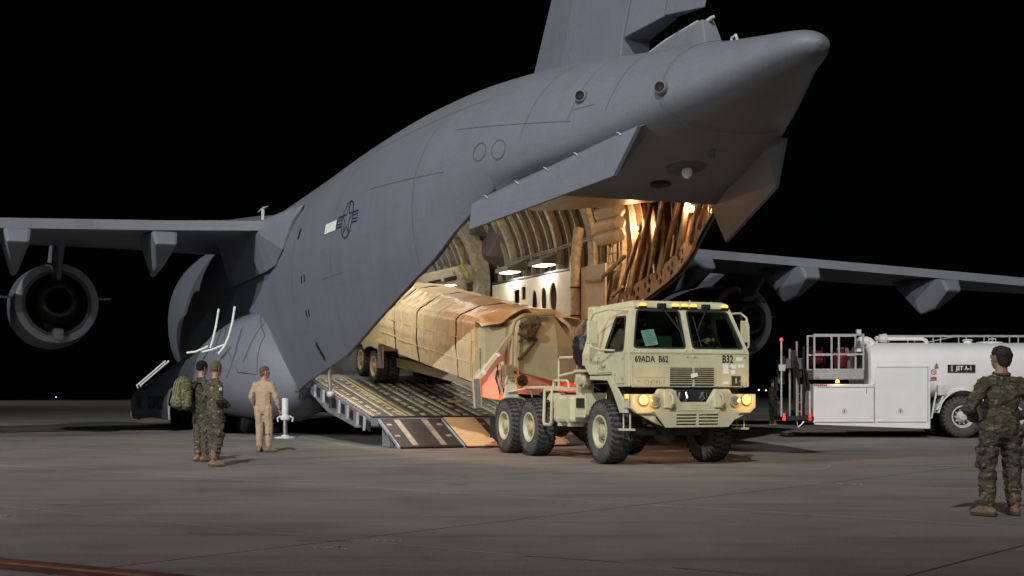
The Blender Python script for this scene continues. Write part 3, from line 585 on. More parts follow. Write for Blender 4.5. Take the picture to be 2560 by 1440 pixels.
# side wall panel with oval lightening holes, starboard
for sd in (1,):
    segs = [(-6.9, -5.65), (-5.65, -4.3), (-4.3, -2.25), (-2.25, -1.35)]
    for i, (a, b) in enumerate(segs):
        w_ = b - a - 0.015; loops = [[(0, 0), (w_, 0), (w_, 2.55), (0, 2.55)]]
        if i == 2: loops += [circ(0.42, 1.85, 0.2, 0.36, 18), circ(1.04, 1.88, 0.2, 0.36, 18), circ(1.66, 1.90, 0.23, 0.42, 18)]
        if i == 1: loops += [rrect(0.35, 1.55, 0.75, 2.3, 0.04), rrect(0.9, 2.0, 1.2, 2.35, 0.04), rrect(0.3, 1.1, 1.2, 1.4, 0.04)]
        if i == 0: loops += [rrect(0.5, 0.7, 0.95, 1.9, 0.05)]
        MB().plate(loops, (a, sd * 2.72, 1.82), (1, 0, 0), (0, 0, 1), 0.04 * sd).build('side_panel', LINER, plane)
        for q in range(7): MB().lathe([(0, 0.018), (0.012, 0.014)], (a + 0.12 + q * (w_ - 0.24) / 6, sd * 2.70, 4.18), (0, -sd, 0), 8).build('fastener', DARK, plane)
    box('wall_backing', (-4.1, sd * 2.92, 3.05), (5.6, 0.08, 2.45), DARK, plane)
    box('wall_cap', (-4.1, sd * 2.86, 4.42), (5.7, 0.34, 0.06), DARK, plane, 0.01)
    box('aft_panel', (-0.35, sd * 2.74, 3.35), (1.35, 0.05, 2.1), LINER, plane, 0.01)
    MB().tube([(-1.15, sd * 2.62, 1.9), (-1.15, sd * 2.62, 4.6), (-1.15, sd * 2.72, 5.4)], 0.13, 12).build('vertical_duct', FRAME, plane, smooth=True)
    for zz in (2.5, 3.2, 3.9): MB().lathe([(-0.02, 0.14), (0.02, 0.14)], (-1.15, sd * 2.62, zz), (0, 0, 1), 14).build('duct_band', DARK, plane)
    box('forward_panel', (-12.6, sd * 2.74, 3.0), (8.2, 0.06, 2.3), LINER, plane, 0.01)
    box('overhead_duct', (-12.6, sd * 2.55, 4.85), (8.2, 0.45, 0.5), LINER, plane, 0.05)
    for q in range(5): box('duct_grille', (-9.4 - q * 1.5, sd * 2.32, 4.74), (1.2, 0.02, 0.13), DARK, plane)
    MB().tube([(-8.9, sd * 2.3, 4.95), (-8.6, sd * 2.3, 4.93), (-8.45, sd * 2.3, 4.75), (-8.45, sd * 2.35, 4.1)], 0.13, 12).build('elbow_duct', FRAME, plane, smooth=True)
    MB().bar((-8.6, sd * 2.35, 5.1), (-8.0, sd * 2.35, 4.7), 0.05, 0.16).build('primer_bracket', PRIM, plane)
    for rz in (5.02, 5.08):
        MB().tube([(-6.5, sd * (half(-6.5, rz, .42)), rz - 0.05), (-3.5, sd * half(-3.5, rz, .42), rz), (-1.0, sd * half(-1, rz, .42), rz + 0.1), (-0.2, sd * half(-0.2, rz, .45), rz + 0.15), (-0.1, sd * 2.7, 6.1), (0.3, sd * 2.65, 6.3), (2.6, sd * 2.4, 6.4)], 0.022, 6).build('hydraulic_line', STEEL, plane)
    # three air bottles
    rack = box('bottle_rack', (0.85, sd * 2.62, 5.25), (0.06, 0.08, 1.05), DARK, plane)
    for q in range(3):
        z = 4.95 + q * 0.30
        MB().lathe([(-0.02, 0.02), (0, 0.10), (0.06, 0.15), (0.14, 0.16), (1.05, 0.16), (1.13, 0.15), (1.17, 0.1), (1.19, 0.02)], (0.3, sd * 2.55, z), (1, 0, 0), 16).build('air_bottle', LINER, rack, smooth=True)
    # wire basket
    bk = MB()
    for q in range(4): bk.tube([(0.55 + q * 0.2, sd * 2.68, 4.15), (0.55 + q * 0.2, sd * 2.68, 4.8)], 0.016, 5)
    for q in range(4): bk.tube([(0.55, sd * 2.68, 4.15 + q * 0.216), (1.15, sd * 2.68, 4.15 + q * 0.216)], 0.016, 5)
    bk.build('wire_rack', STEEL, plane)
    # diagonal braces, quilted posts and cables in the aft bay
    for i, (s0, z0, s1, z1, w_) in enumerate(() if sd < 0 else ((-0.7, 2.95, 0.05, 4.35, 0.07), (-0.9, 3.4, -0.3, 4.3, 0.05), (0.7, 3.2, 1.5, 5.0, 0.10), (1.5, 3.55, 2.3, 5.6, 0.11), (0.2, 3.1, 0.5, 4.4, 0.08), (2.3, 3.8, 2.9, 5.6, 0.10), (3.0, 4.05, 3.9, 5.6, 0.11), (3.8, 4.25, 4.5, 5.7, 0.11), (4.6, 4.45, 5.2, 5.7, 0.10), (5.3, 4.65, 5.7, 5.6, 0.08), (-0.2, 2.9, -0.75, 3.9, 0.06), (2.2, 4.6, 2.7, 3.95, 0.08))):
        r0, r1 = half(s0, z0, 0.26), half(s1, z1, 0.30)
        MB().bar((s0, sd * r0, z0), (s1, sd * r1, z1), w_, w_ * 0.9, (1, 0, 0)).build('quilted_strut', FOIL if i % 3 else FOILB, plane, bevel=0.012)
    for s0 in (0.35, 1.15, 1.9, 3.4): MB().tube([(s0, sd * half(s0, interp(SILL, s0)[0] + 0.3, 0.24), interp(SILL, s0)[0] + 0.5), (s0 + 0.05, sd * half(s0, 4.6, 0.30), 4.6), (s0, sd * half(s0, 5.6, 0.30), 5.6)], 0.028, 6).build('conduit', STEEL if s0 < 1.5 else FRAME, plane, smooth=True)
    for (s0, z0, s1, z1) in ((0.3, 4.05, 1.6, 4.45), (-0.6, 4.02, 0.4, 3.98), (0.9, 3.6, 1.5, 3.75)): MB().bar((s0, sd * 2.66, z0), (s1, sd * 2.6, z1), 0.06, 0.07).build('cross_brace', FOIL, plane)
    # perforated sill beam
    SB = frange(-0.7, 6.0, 12)
    for i, (a, b) in enumerate(zip(SB[:-1], SB[1:])):
        a += 0.008; b -= 0.008; za, zb_ = interp(SILL, a)[0], interp(SILL, b)[0]; h = 0.56 - 0.02 * i
        ra, rb = half(a, za + 0.1, 0.17), half(b, zb_ + 0.1, 0.17); o = Vector((a, sd * ra, za)); u = Vector((b, sd * rb, zb_)) - o; L_ = u.length; u.normalize()
        v = Vector((0, 0, 1)); v = (v - u * v.dot(u)).normalized(); sk = h * 0.28
        loops = [[(0.0, 0.0), (L_, 0.0), (L_ + sk - 0.12, h), (sk - 0.12, h)], circ(L_ * 0.33, h * 0.62, 0.062, 0.075, 12), circ(L_ * 0.72, h * 0.66, 0.055, 0.07, 12), circ(L_ * 0.55, h * 0.28, 0.08, 0.06, 12)]
        MB().plate(loops, o, u, v, 0.03 * sd).build('sill_beam_panel', SANDD if False else mat('sill_beam', (0.36, 0.27, 0.20), 0.6, var=0.2, vscale=7), plane)
        MB().bar(o + v * 0.02 - Vector((0, sd * 0.012, 0)), o + v * h - Vector((0, sd * 0.012, 0)) + u * (sk - 0.12), 0.03, 0.03, (1, 0, 0)).build('sill_stiffener', DARK, plane)
for sd in (1, -1):
    # fluorescent fixtures
    for s in (-2.95, -5.3, -10.35, -13.5):
        fx = MB().hull([(s - 0.45, sd * 2.85, 4.95), (s + 0.45, sd * 2.85, 4.95), (s - 0.45, sd * 2.3, 4.72), (s + 0.45, sd * 2.3, 4.72), (s - 0.48, sd * 2.85, 4.62), (s + 0.48, sd * 2.85, 4.62), (s - 0.48, sd * 2.3, 4.62), (s + 0.48, sd * 2.3, 4.62)]).build('light_fixture', mat('fixture_grey', (0.2, 0.2, 0.19), 0.5), plane, bevel=0.015)
        box('diffuser', (s, sd * 2.56, 4.612), (0.66, 0.36, 0.03), emit('diffuser_glow', (1.0, 0.9, 0.72), 9.0), fx, 0.01)
        lamp('fixture_light', 'AREA', (s, sd * 2.56, 4.59), 40, (1.0, 0.93, 0.80), plane, 0.6, (0, 0, 0), 0.34)
    for (s, z, e) in ((1.29, 5.15, 120), (4.4, 5.22, 140), (5.85, 5.3, 9)):
        y = sd * (half(s, z, 0.26) - 0.05)
        bs = MB().lathe([(0, 0.09), (0.08, 0.10), (0.1, 0.06)], (s - 0.02, y + sd * 0.12, z - 0.02), (0.2, -sd, 0.1), 12).build('lamp_base', DARK, plane)
        MB().ball((s, y, z), 0.055).build('bulb', emit('bulb_glow', (1.0, 0.55, 0.2), 60.0), bs)
        lamp('bulb_light', 'POINT', (s + 0.02, y - sd * 0.1, z), e, (1.0, 0.5, 0.2), plane, 0.06)
# raised cargo door (ceiling over the opening) and overhead lamps of the bay
MB().plate([[(1.5, 0), (1.62, 0.5), (2.2, 1.0), (3.3, 1.5), (4.6, 1.95), (6.15, 2.2), (6.15, -2.2), (4.6, -1.95), (3.3, -1.5), (2.2, -1.0), (1.62, -0.5)]], (0, 0, 5.42), (1, 0, -0.025), (0, 1, 0), 0.10).build('cargo_door', mat('door_inner', (0.26, 0.22, 0.17), 0.42, 0.15, var=0.25, vscale=0.9, stretch=(0.6, 3, 3)), plane, bevel=0.03)
lamp('bay_ceiling_light', 'AREA', (-5.0, 0.0, 7.2), 70, (1.0, 0.92, 0.78), plane, 1.2, (0, 0, 0), 0.3)
box('ceiling_fixture', (-5.0, 0.0, 7.25), (1.4, 0.4, 0.06), emit('diffuser_glow', (1.0, 0.9, 0.72), 9.0), plane)
lamp('bay_ceiling_light', 'AREA', (-11.0, 0.0, 7.0), 90, (1.0, 0.84, 0.6), plane, 1.2, (0, 0, 0), 0.3)
box('ceiling_fixture', (-11.0, 0.0, 7.05), (1.4, 0.4, 0.06), emit('diffuser_glow', (1.0, 0.9, 0.72), 9.0), plane)
# ---------------------------------------------------------------- ramp
RAMPD = mat('ramp_deck', (0.055, 0.052, 0.047), 0.55, 0.2, var=0.5, vscale=14, bump=0.2, bscale=80)
RAMPS = mat('ramp_rail', (0.44, 0.40, 0.32), 0.4, 0.35, var=0.35, vscale=6)
RAMPG = mat('ramp_side_grey', (0.20, 0.215, 0.235), 0.55, var=0.2, vscale=5)
ra0, ra1 = Vector((-8.3, 0, 1.80)), Vector((-1.65, 0, 0.68)); rd = (ra1 - ra0); RLn = rd.length; rd.normalize(); rn = Vector((-rd.z, 0, rd.x)) 
if rn.z < 0: rn = -rn
def rp(l, y, h=0.0): return ra0 + rd * l + Vector((0, y, 0)) + rn * h
def rbox(name, l0, l1, y0, y1, h0, h1, m, parent, bevel=0.0):
    return MB().hull([rp(l, y, h) for l in (l0, l1) for y in (y0, y1) for h in (h0, h1)]).build(name, m, parent, bevel=bevel)
ramp = MB().hull([rp(0.9, -2.53), rp(0.05, -2.2), rp(0.05, 2.2), rp(0.9, 2.53), rp(RLn, -2.53), rp(RLn, 2.53), rp(0.05, -2.2, -0.3), rp(0.05, 2.2, -0.3), rp(0.8, -2.5, -0.42), rp(0.8, 2.5, -0.42), rp(2.6, -2.5, -0.6), rp(2.6, 2.5, -0.6), rp(5.4, -2.5, -0.5), rp(5.4, 2.5, -0.5), rp(RLn, -2.5, -0.2), rp(RLn, 2.5, -0.2)]).build('ramp', RAMPG, plane, bevel=0.015)
rbox('ramp_deck', 0.95, RLn - 0.03, -2.5, 2.5, 0.001, 0.012, RAMPD, ramp)
random.seed(11)
ys = [-2.42, -2.2, -1.95, -1.72, -1.45, -1.1, -0.8, -0.55, -0.3, 0.0, 0.3, 0.55, 0.8, 1.1, 1.45, 1.72, 1.95, 2.2, 2.42]
for i, y in enumerate(ys):
    if i % 2 == 0:
        rbox('ramp_rail', 0.98, RLn - 0.1, y - 0.045, y + 0.035, 0.0125, 0.035, RAMPS, ramp, 0.004); rbox('rail_lip', 0.98, RLn - 0.1, y + 0.06, y + 0.085, 0.0125, 0.04, STEEL, ramp)
    else:
        l = 1.05 + random.uniform(0, .2)
        while l < RLn - 0.3:
            e = l + random.choice((0.18, 0.25, 0.4)); rbox('roller_tray', l, e, y - 0.06, y + 0.05, 0.0125, 0.03, RAMPS if random.random() < 0.75 else SANDD, ramp, 0.004); l = e + random.choice((0.12, 0.2, 0.32))
for q in range(22): rbox('edge_chevron', 1.1 + q * 0.25, 1.2 + q * 0.25, -2.49, -2.30, 0.0126, 0.022, RAMPS, ramp)
rbox('yellow_stripe', 1.0, RLn - 0.1, -1.62, -1.56, 0.0127, 0.02, mat('ramp_yellow', (0.5, 0.42, 0.12), 0.6, var=0.3, vscale=8), ramp)
rbox('yellow_patch', 4.7, 4.95, 0.1, 0.5, 0.05, 0.054, MATS['ramp_yellow'], ramp)
rbox('end_threshold', RLn - 0.09, RLn, -2.52, 2.52, 0.0128, 0.03, DARK, ramp)
for l, y in ((1.4, -2.56), (2.3, -2.56), (3.1, -2.56), (3.9, -2.56), (4.7, -2.56), (5.6, -2.56), (6.2, -2.56)):
    rbox('side_stiffener', l, l + 0.06, y, y + 0.05, -0.4, -0.06, GREYL, ramp); rbox('side_recess', l + 0.2, l + 0.5, y + 0.02, y + 0.05, -0.34, -0.1, DARK, ramp)
rbox('red_tag', 5.0, 5.06, -2.58, -2.555, -0.16, -0.04, mat('red_tag', (0.5, 0.03, 0.03), 0.6), ramp)
# ramp support rod with its foot on the deck edge
MB().tube([rp(3.45, -2.66, 0.02), rp(3.45, -2.66, 0.12) + Vector((0, 0, 0)), Vector((-4.85, -2.72, 2.34))], [0.07, 0.055, 0.05], 10).build('ramp_support_rod', STEEL, plane, smooth=True)
MB().ball(rp(3.45, -2.66, 0.02), 0.1).build('rod_foot', GREYL, plane, smooth=True); MB().tube([rp(3.45, -2.66, -0.02), rp(3.5, -2.62, -0.35)], 0.06).build('rod_lug', DARK, plane)
# toe ramps
t0, t1 = Vector((-1.66, 0, 0.66)), Vector((0.0, 0, 0.03)); td = (t1 - t0); TL = td.length; td.normalize(); tn = Vector((-td.z, 0, td.x))
def tp(l, y, h=0.0): return t0 + td * l + Vector((0, y, 0)) + tn * h
def tbox(name, l0, l1, y0, y1, h0, h1, m, parent, bevel=0.0): return MB().hull([tp(l, y, h) for l in (l0, l1) for y in (y0, y1) for h in (h0, h1)]).build(name, m, parent, bevel=bevel)
for (y0, y1) in ((-2.35, -0.78), (-0.76, 0.0), (0.02, 0.8), (0.82, 2.35)):
    toe = MB().hull([tp(l, y, h) for l, h in ((0.04, 0), (TL, 0), (0.04, -0.12), (TL - 0.1, -0.03)) for y in (y0, y1)]).build('toe_ramp', RAMPD, plane, bevel=0.008)
    w_ = y1 - y0; n = 2 if w_ > 1 else 1
    for q in range(n):
        yc = y0 + w_ * ((q + 0.62) / (n + 0.25)); tbox('grip_strip', 0.08, TL - 0.12, yc - 0.07, yc + 0.07, 0.001, 0.008, RAMPS, toe)
    for l in (0.35, 1.05):
        for yy in (y0 + 0.16, y1 - 0.14): tbox('lashing_ring', l, l + 0.1, yy - 0.06, yy + 0.06, 0.001, 0.012, RAMPS, toe)
    tbox('toe_edge', 0.05, TL - 0.02, y0 - 0.001, y0 + 0.03, -0.06, 0.014, GREYL, toe); tbox('toe_lip', TL - 0.1, TL, y0 + 0.03, y1, 0.001, 0.012, DARK, toe)
for l in (0.3, 0.65, 1.0, 1.35): MB().hull([tp(l, -2.33, -0.05), tp(l + 0.06, -2.33, -0.05), tp(l, -2.25, -0.05), tp(l + 0.06, -2.25, -0.05)] + [Vector((tp(l, 0).x + dx, yy, 0.012)) for dx in (0, 0.06) for yy in (-2.33, -2.25)]).build('toe_foot', RAMPG, plane)
PLY = mat('plywood', (0.78, 0.58, 0.31), 0.7, var=0.3, vscale=6, c2=(0.56, 0.38, 0.17), bump=0.15, bscale=40, stretch=(1, 5, 5))
for i, (y0, y1, lab) in enumerate(((-0.70, 0.10, 'plywood sheet lying on the toe ramp, left of the truck wheels'), (1.05, 1.85, 'plywood sheet seen between the truck wheels, on the right toe ramp'))):
    r_ = Matrix.Translation(plane.location) @ Matrix.Rotation(AR, 4, 'Z')
    o = MB().hull([r_ @ tp(l, y, h) for l in (0.02, TL + 0.02) for y in (y0, y1) for h in (0.016, 0.034)]).build('plywood_sheet', PLY)
    tag(o, lab, 'plywood', 'plywood sheets on the toe ramps')
# tail support jack
jk = empty('support_jack', gpt(713, 1095)); tag(jk, 'white hydraulic support jack standing on the concrete beside the ramp', 'jack')
MB().lathe([(0, 0.30), (0.03, 0.30), (0.05, 0.12), (0.09, 0.09)], (0, 0, 0), (0, 0, 1), 20).build('base_plate', WHITED, jk, smooth=True)
MB().tube([(0, 0, 0.06), (0, 0, 0.66)], 0.065, 14).build('piston', STEEL, jk, smooth=True)
MB().lathe([(0.5, 0.07), (0.52, 0.13), (0.6, 0.14), (0.66, 0.085), (0.72, 0.095), (1.08, 0.095), (1.12, 0.085), (1.13, 0.03)], (0, 0, 0), (0, 0, 1), 20).build('cylinder', WHITED, jk, smooth=True)
for sgn in (-1, 1): MB().tube([(sgn * 0.12, 0, 0.62), (sgn * 0.22, 0, 0.56), (sgn * 0.2, 0, 0.46)], 0.025, 6).build('handle', WHITED, jk)

# ================================================================ army truck.  Local frame: x forward (towards the camera), y right in the picture, z up
TR = -R(68.5)
truck = empty('army_truck', (2.72, 25.42, 0), TR)
tag(truck, 'sand coloured six wheeled army tractor truck with lit amber lamps driving off the ramp', 'truck')
AMB = emit('amber_lamp', (1.0, 0.36, 0.03), 2.6); AMBH = emit('amber_lamp_hot', (1.0, 0.40, 0.05), 6.0); REDL = emit('red_lamp', (1.0, 0.03, 0.02), 10.0)
def tyre_profile(r, w, ri):
    h = w / 2
    return [(-h * 0.86, ri), (-h * 0.98, ri + 0.05), (-h, ri + (r - ri) * 0.45), (-h * 0.95, ri + (r - ri) * 0.78), (-h * 0.80, r - 0.03), (-h * 0.72, r - 0.016), (h * 0.72, r - 0.016), (h * 0.80, r - 0.03), (h * 0.95, ri + (r - ri) * 0.78), (h, ri + (r - ri) * 0.45), (h * 0.98, ri + 0.05), (h * 0.86, ri)]
def wheel(name, parent, c, r, w, ri, sd, rimmat, lugs=34, dish=0.09):
    wl = MB().lathe(tyre_profile(r, w, ri), c, (0, 1, 0), 40, False).build(name, RUBD, parent, smooth=True, ang=35)
    c = Vector(c); tr = MB()
    for k in range(lugs):
        a = 2 * math.pi * k / lugs
        for side in (-1, 1):
            aa = a + (0.5 if side > 0 else 0) * 2 * math.pi / lugs; er = Vector((math.cos(aa), 0, math.sin(aa))); et = Vector((-math.sin(aa), 0, math.cos(aa)))
            for y0, y1, tw, dr in ((0.02, w * 0.24, 0.05, 0.0), (w * 0.24, w * 0.44, 0.042, -0.012)):
                p = c + er * (r - 0.012 + dr) + Vector((0, side * (y0 + y1) / 2, 0)) + et * (0.02 if y0 > 0.1 else 0); M = Matrix((er, Vector((0, 1, 0)), et)).transposed()
                tr.box(p, (0.034, y1 - y0, tw), M)
            p = c + er * (r - 0.055) + Vector((0, side * w * 0.455, 0)) + et * 0.03; tr.box(p, (0.07, 0.03, 0.045), Matrix((er, Vector((0, 1, 0)), et)).transposed())
    t = tr.build('tread', RUB, wl); t['kind'] = 'stuff'
    e = sd * w / 2
    MB().lathe([(e * 0.86, ri + 0.012), (e * 0.99, ri + 0.02), (e * 1.0, ri - 0.015), (e * 0.8, ri - 0.035), (e * 0.35, ri - 0.05), (e * 0.25, ri * 0.75), (e * 0.3, ri * 0.5), (e * 0.25, 0.01)], c, (0, 1, 0), 32, False).build('rim', rimmat, wl, smooth=True, ang=30)
    MB().lathe([(e * 0.34, ri * 0.84), (e * 0.345, ri * 0.56)], c, (0, 1, 0), 24, False).build('rim_recess', DARK, wl)
    hb = MB().lathe([(e * 0.2, ri * 0.52), (e * 0.55, ri * 0.5), (e * 0.6, ri * 0.42), (e * 0.92, ri * 0.36), (e * 1.0, ri * 0.28), (e * 1.02, 0.01)], c, (0, 1, 0), 20, False)
    for k in range(10):
        a = 2 * math.pi * k / 10; hb.lathe([(e * 0.2, 0.022), (e * 0.52, 0.022), (e * 0.56, 0.012)], c + Vector((math.cos(a) * ri * 0.66, 0, math.sin(a) * ri * 0.66)), (0, 1, 0), 6)
    for k in range(8):
        a = 2 * math.pi * (k + 0.3) / 8; hb.lathe([(e * 0.55, 0.016), (e * 0.7, 0.016)], c + Vector((math.cos(a) * ri * 0.45, 0, math.sin(a) * ri * 0.45)), (0, 1, 0), 6)
    hb.build('hub', SANDD if rimmat in (SAND, TANT) else rimmat, wl, smooth=True, ang=30)
    MB().lathe([(-e * 0.5, ri + 0.01), (-e * 0.48, 0.02)], c, (0, 1, 0), 24, False).build('wheel_back', DARK, wl)
    return wl
w0 = wheel('wheel', truck, (0, -1.03, 0.59), 0.59, 0.39, 0.285, -1, SAND)
w1 = wheel('wheel', truck, (0, 1.03, 0.59), 0.59, 0.39, 0.285, 1, SAND)
for x in (-3.40, -4.80): copy_tree(w0, truck, (x, 0, 0)); copy_tree(w1, truck, (x, 0, 0))
# chassis
for y in (-0.42, 0.42): box('frame_rail', (-2.2, y, 0.98), (6.3, 0.09, 0.26), SANDD, truck, 0.01)
for x in (0, -3.40, -4.80):
    ax = MB().tube([(x, -0.85, 0.59), (x, 0.85, 0.59)], 0.085, 12); ax.ball((x, 0.1, 0.56), (0.24, 0.22, 0.24)); ax.build('axle', mat('axle_dusty', (0.10, 0.085, 0.06), 0.8, var=0.4, vscale=8), truck, smooth=True)
for x in (0.1, -3.9): 
    for y in (-0.55, 0.55): box('leaf_spring', (x, y, 0.78), (1.1, 0.08, 0.1), DARK, truck, 0.01)
box('engine_block', (0.25, 0, 1.15), (1.2, 0.7, 0.55), DARK, truck, 0.05)
box('oil_pan', (0.45, 0, 0.80), (0.7, 0.5, 0.25), mat('axle_dusty', (0.1, 0.085, 0.06)), truck, 0.05)
# cab: lower body, pillars and roof as plates with real window openings
CX = 1.15                                     # front face
cab = MB()
def L3(a, b, t): return Vector(a).lerp(Vector(b), t)
FL, FRr = Vector((CX, -1.2, 2.0)), Vector((CX, 1.2, 2.0))
TL_, TRr = Vector((0.84, -0.985, 2.80)), Vector((0.84, 0.985, 2.80))
# windscreen frame as a plate in its sloping plane
uy = (Vector((0.84, 0, 2.80)) - Vector((CX, 0, 2.0))); HW = uy.length
def wpoly(y0, y1, v0, v1, r, sl):
    # trapezoid with rounded corners; sl = outward slope at each side per unit height
    base = rrect(y0, v0, y1, v1, r, 5); out = []
    for y, v in base:
        k = (v - v0) / (v1 - v0); f = (y - y0) / (y1 - y0); out.append((y + sl[0] * k * (1 - f) + sl[1] * k * f, v))
    return out
outl = [(-1.2, 0), (1.2, 0), (0.985, HW), (-0.985, HW)]
wl_ = wpoly(-1.10, -0.065, 0.075, HW - 0.05, 0.07, (0.19, 0.0)); wr_ = wpoly(0.065, 1.10, 0.075, HW - 0.05, 0.07, (0.0, -0.19))
cabf = MB().plate([outl, wl_, wr_], (CX, 0, 2.0), (0, 1, 0), uy, -0.05).build('windscreen_frame', SAND, truck)
nrm = Vector((0, 1, 0)).cross(uy).normalized()
for wp in (wl_, wr_):
    g = MB().plate([wp], Vector((CX, 0, 2.0)) - nrm * 0.03, (0, 1, 0), uy, 0.006).build('windscreen', GLASS, truck)
    cx_ = sum(p[0] for p in wp) / len(wp); cv_ = sum(p[1] for p in wp) / len(wp); inn_ = [(cx_ + (p[0] - cx_) * 0.95, cv_ + (p[1] - cv_) * 0.94) for p in wp]
    MB().plate([[(cx_ + (p[0] - cx_) * 1.012, cv_ + (p[1] - cv_) * 1.015) for p in wp], inn_], Vector((CX, 0, 2.0)) - nrm * -0.001, (0, 1, 0), uy, 0.008).build('rubber_seal', RUB, g)
# front lower panel, roof, back, floor
body = MB()
body.add([(CX, -1.2, 2.0), (CX, 1.2, 2.0), (CX + 0.0, 1.15, 1.40), (CX + 0.0, -1.15, 1.40), (CX - 0.05, -1.2, 2.0), (CX - 0.05, 1.2, 2.0), (CX - 0.05, 1.15, 1.40), (CX - 0.05, -1.15, 1.40)], [(0, 1, 2, 3), (4, 7, 6, 5), (0, 4, 5, 1), (2, 6, 7, 3), (1, 5, 6, 2), (0, 3, 7, 4)])
fp = body.build('front_panel', SAND, truck, bevel=0.012, fixn=True)
body = MB().hull([(0.84, -0.985, 2.80), (0.84, 0.985, 2.80), (0.80, -0.96, 2.895), (0.80, 0.96, 2.895), (0.70, -0.9, 2.93), (0.70, 0.9, 2.93), (-0.72, -0.9, 2.90), (-0.72, 0.9, 2.90), (-0.75, -0.97, 2.86), (-0.75, 0.97, 2.86), (-0.75, -0.985, 2.79), (-0.75, 0.985, 2.79), (0.2, 0, 2.96)])
body.build('cab_roof', SAND, truck, bevel=0.02)
for sgn in (-1, 1):
    # side wall: sloping upper half with the window, vertical lower half
    o = Vector((-0.80, sgn * 1.2, 2.0)); up = Vector((-0.75, sgn * 0.985, 2.80)) - o; up2 = Vector((0, sgn * -0.215, 0.80)); h2 = up2.length
    upper = [(0, 0), (CX + 0.80, 0), (0.84 + 0.80, h2), (0.05, h2)]
    win = wpoly(0.95, 1.72, 0.03, h2 - 0.16, 0.06, (0.14, -0.22))
    sw = MB().plate([upper, win], o, (1, 0, 0), up2, 0.04 * sgn).build('cab_side', SAND, truck, fixn=True)
    sg = MB().plate([win], o - Vector((0, sgn * 0.02, 0)), (1, 0, 0), up2, 0.005).build('side_window', GLASS, truck)
    cu_ = sum(p[0] for p in win) / len(win); cv_ = sum(p[1] for p in win) / len(win)
    MB().plate([[(cu_ + (p[0] - cu_) * 1.04, cv_ + (p[1] - cv_) * 1.04) for p in win], [(cu_ + (p[0] - cu_) * 0.92, cv_ + (p[1] - cv_) * 0.93) for p in win]], o + Vector((0, sgn * 0.004, 0.0)), (1, 0, 0), up2, -0.012 * sgn).build('rubber_seal', RUB, sg, fixn=True)
    MB().plate([[(-0.80, 2.0), (CX, 2.0), (CX, 1.40), (0.62, 1.40), (0.45, 1.62), (-0.50, 1.62), (-0.72, 1.80)]], (0, sgn * 1.2, 0), (1, 0, 0), (0, 0, 1), 0.04 * sgn).build('cab_lower_side', SAND, truck, bevel=0.01, fixn=True)
    # door outline ribs, hinges, handle
    dr = MB()
    yy = sgn * 1.207
    for a, b in (((0.98, 1.46), (0.98, 1.99)), ((0.98, 1.46), (0.66, 1.46)), ((0.66, 1.46), (0.50, 1.66)), ((-0.12, 1.66), (0.50, 1.66)), ((-0.12, 1.66), (-0.12, 1.99))): dr.bar((a[0], yy, a[1]), (b[0], yy, b[1]), 0.01, 0.012, (0, 1, 0))
    dr.build('door_gap', SANDD, truck)
    for (x, z) in ((0.92, 1.9), (0.92, 1.55), (-0.05, 1.93), (-0.05, 1.75), (-0.4, 1.9), (0.62, 1.62), (-0.6, 1.92)): MB().lathe([(0, 0.022), (0.015, 0.018)], (x, yy, z), (0, sgn, 0), 8).build('bolt', SANDD, truck)
    box('door_handle', (0.15, sgn * 1.235, 1.78), (0.16, 0.03, 0.05), SANDD, truck, 0.01)
MB().add([(-0.80, -1.2, 1.8), (-0.80, 1.2, 1.8), (-0.80, 1.2, 2.0), (-0.75, 0.985, 2.80), (-0.75, -0.985, 2.80), (-0.80, -1.2, 2.0)], [(0, 1, 2, 3, 4, 5)]).build('cab_back', SAND, truck)
box('cab_floor', (0.15, 0, 1.60), (1.8, 2.3, 0.06), DARK, truck)
box('roof_hood', (-0.70, -1.0, 2.74), (0.30, 0.16, 0.30), SAND, truck, 0.04)
# front panel details
box('belt_crease', (CX + 0.004, 0, 1.985), (0.012, 2.36, 0.012), SANDD, truck)
for (y0, y1) in ((-0.40, 0.04), (0.09, 0.47)):
    box('grille_recess', (CX + 0.003, (y0 + y1) / 2, 1.60), (0.01, y1 - y0, 0.27), BLACK, truck)
    for q in range(7): MB().bar((CX + 0.016, y0, 1.49 + q * 0.037), (CX + 0.016, y1, 1.49 + q * 0.037), 0.022, 0.014).build('grille_slat', SANDD, truck)
    box('grille_lower_slot', (CX + 0.004, (y0 + y1) / 2, 1.425), (0.01, y1 - y0, 0.035), BLACK, truck)
box('grille_tag', (CX + 0.03, 0.07, 1.60), (0.02, 0.13, 0.07), WHITE, truck, 0.005, Matrix.Rotation(R(15), 3, 'X'))
box('lower_lip', (CX + 0.02, 0, 1.40), (0.04, 2.30, 0.02), SANDD, truck, 0.004)
for (y, z) in ((-1.1, 2.03), (-0.06, 2.03), (0.06, 2.03), (1.1, 2.03), (-1.08, 1.93), (-0.06, 1.93), (0.08, 1.93), (1.1, 1.93), (-1.02, 1.5), (1.02, 1.5), (-0.4, 1.74), (0.8, 1.74), (0.18, 1.74)):
    MB().lathe([(0, 0.022), (0.016, 0.016)], (CX + (0.002 if z < 2 else -0.02), y, z), (1, 0, 0), 8).build('bolt', SANDD, truck)
STEN = mat('stencil_black', (0.02, 0.02, 0.018), 0.8)
text_mesh('stencil_unit_code', '69ADA  B62', 0.155, STEN, truck, (CX + 0.004, -0.76, 1.875), (0, 1, 0), (0, 0, 1), 0.004, 0.82)
text_mesh('stencil_vehicle_code', 'B32', 0.19, STEN, truck, (CX + 0.004, 0.76, 1.885), (0, 1, 0), (0, 0, 1), 0.006, 0.78)
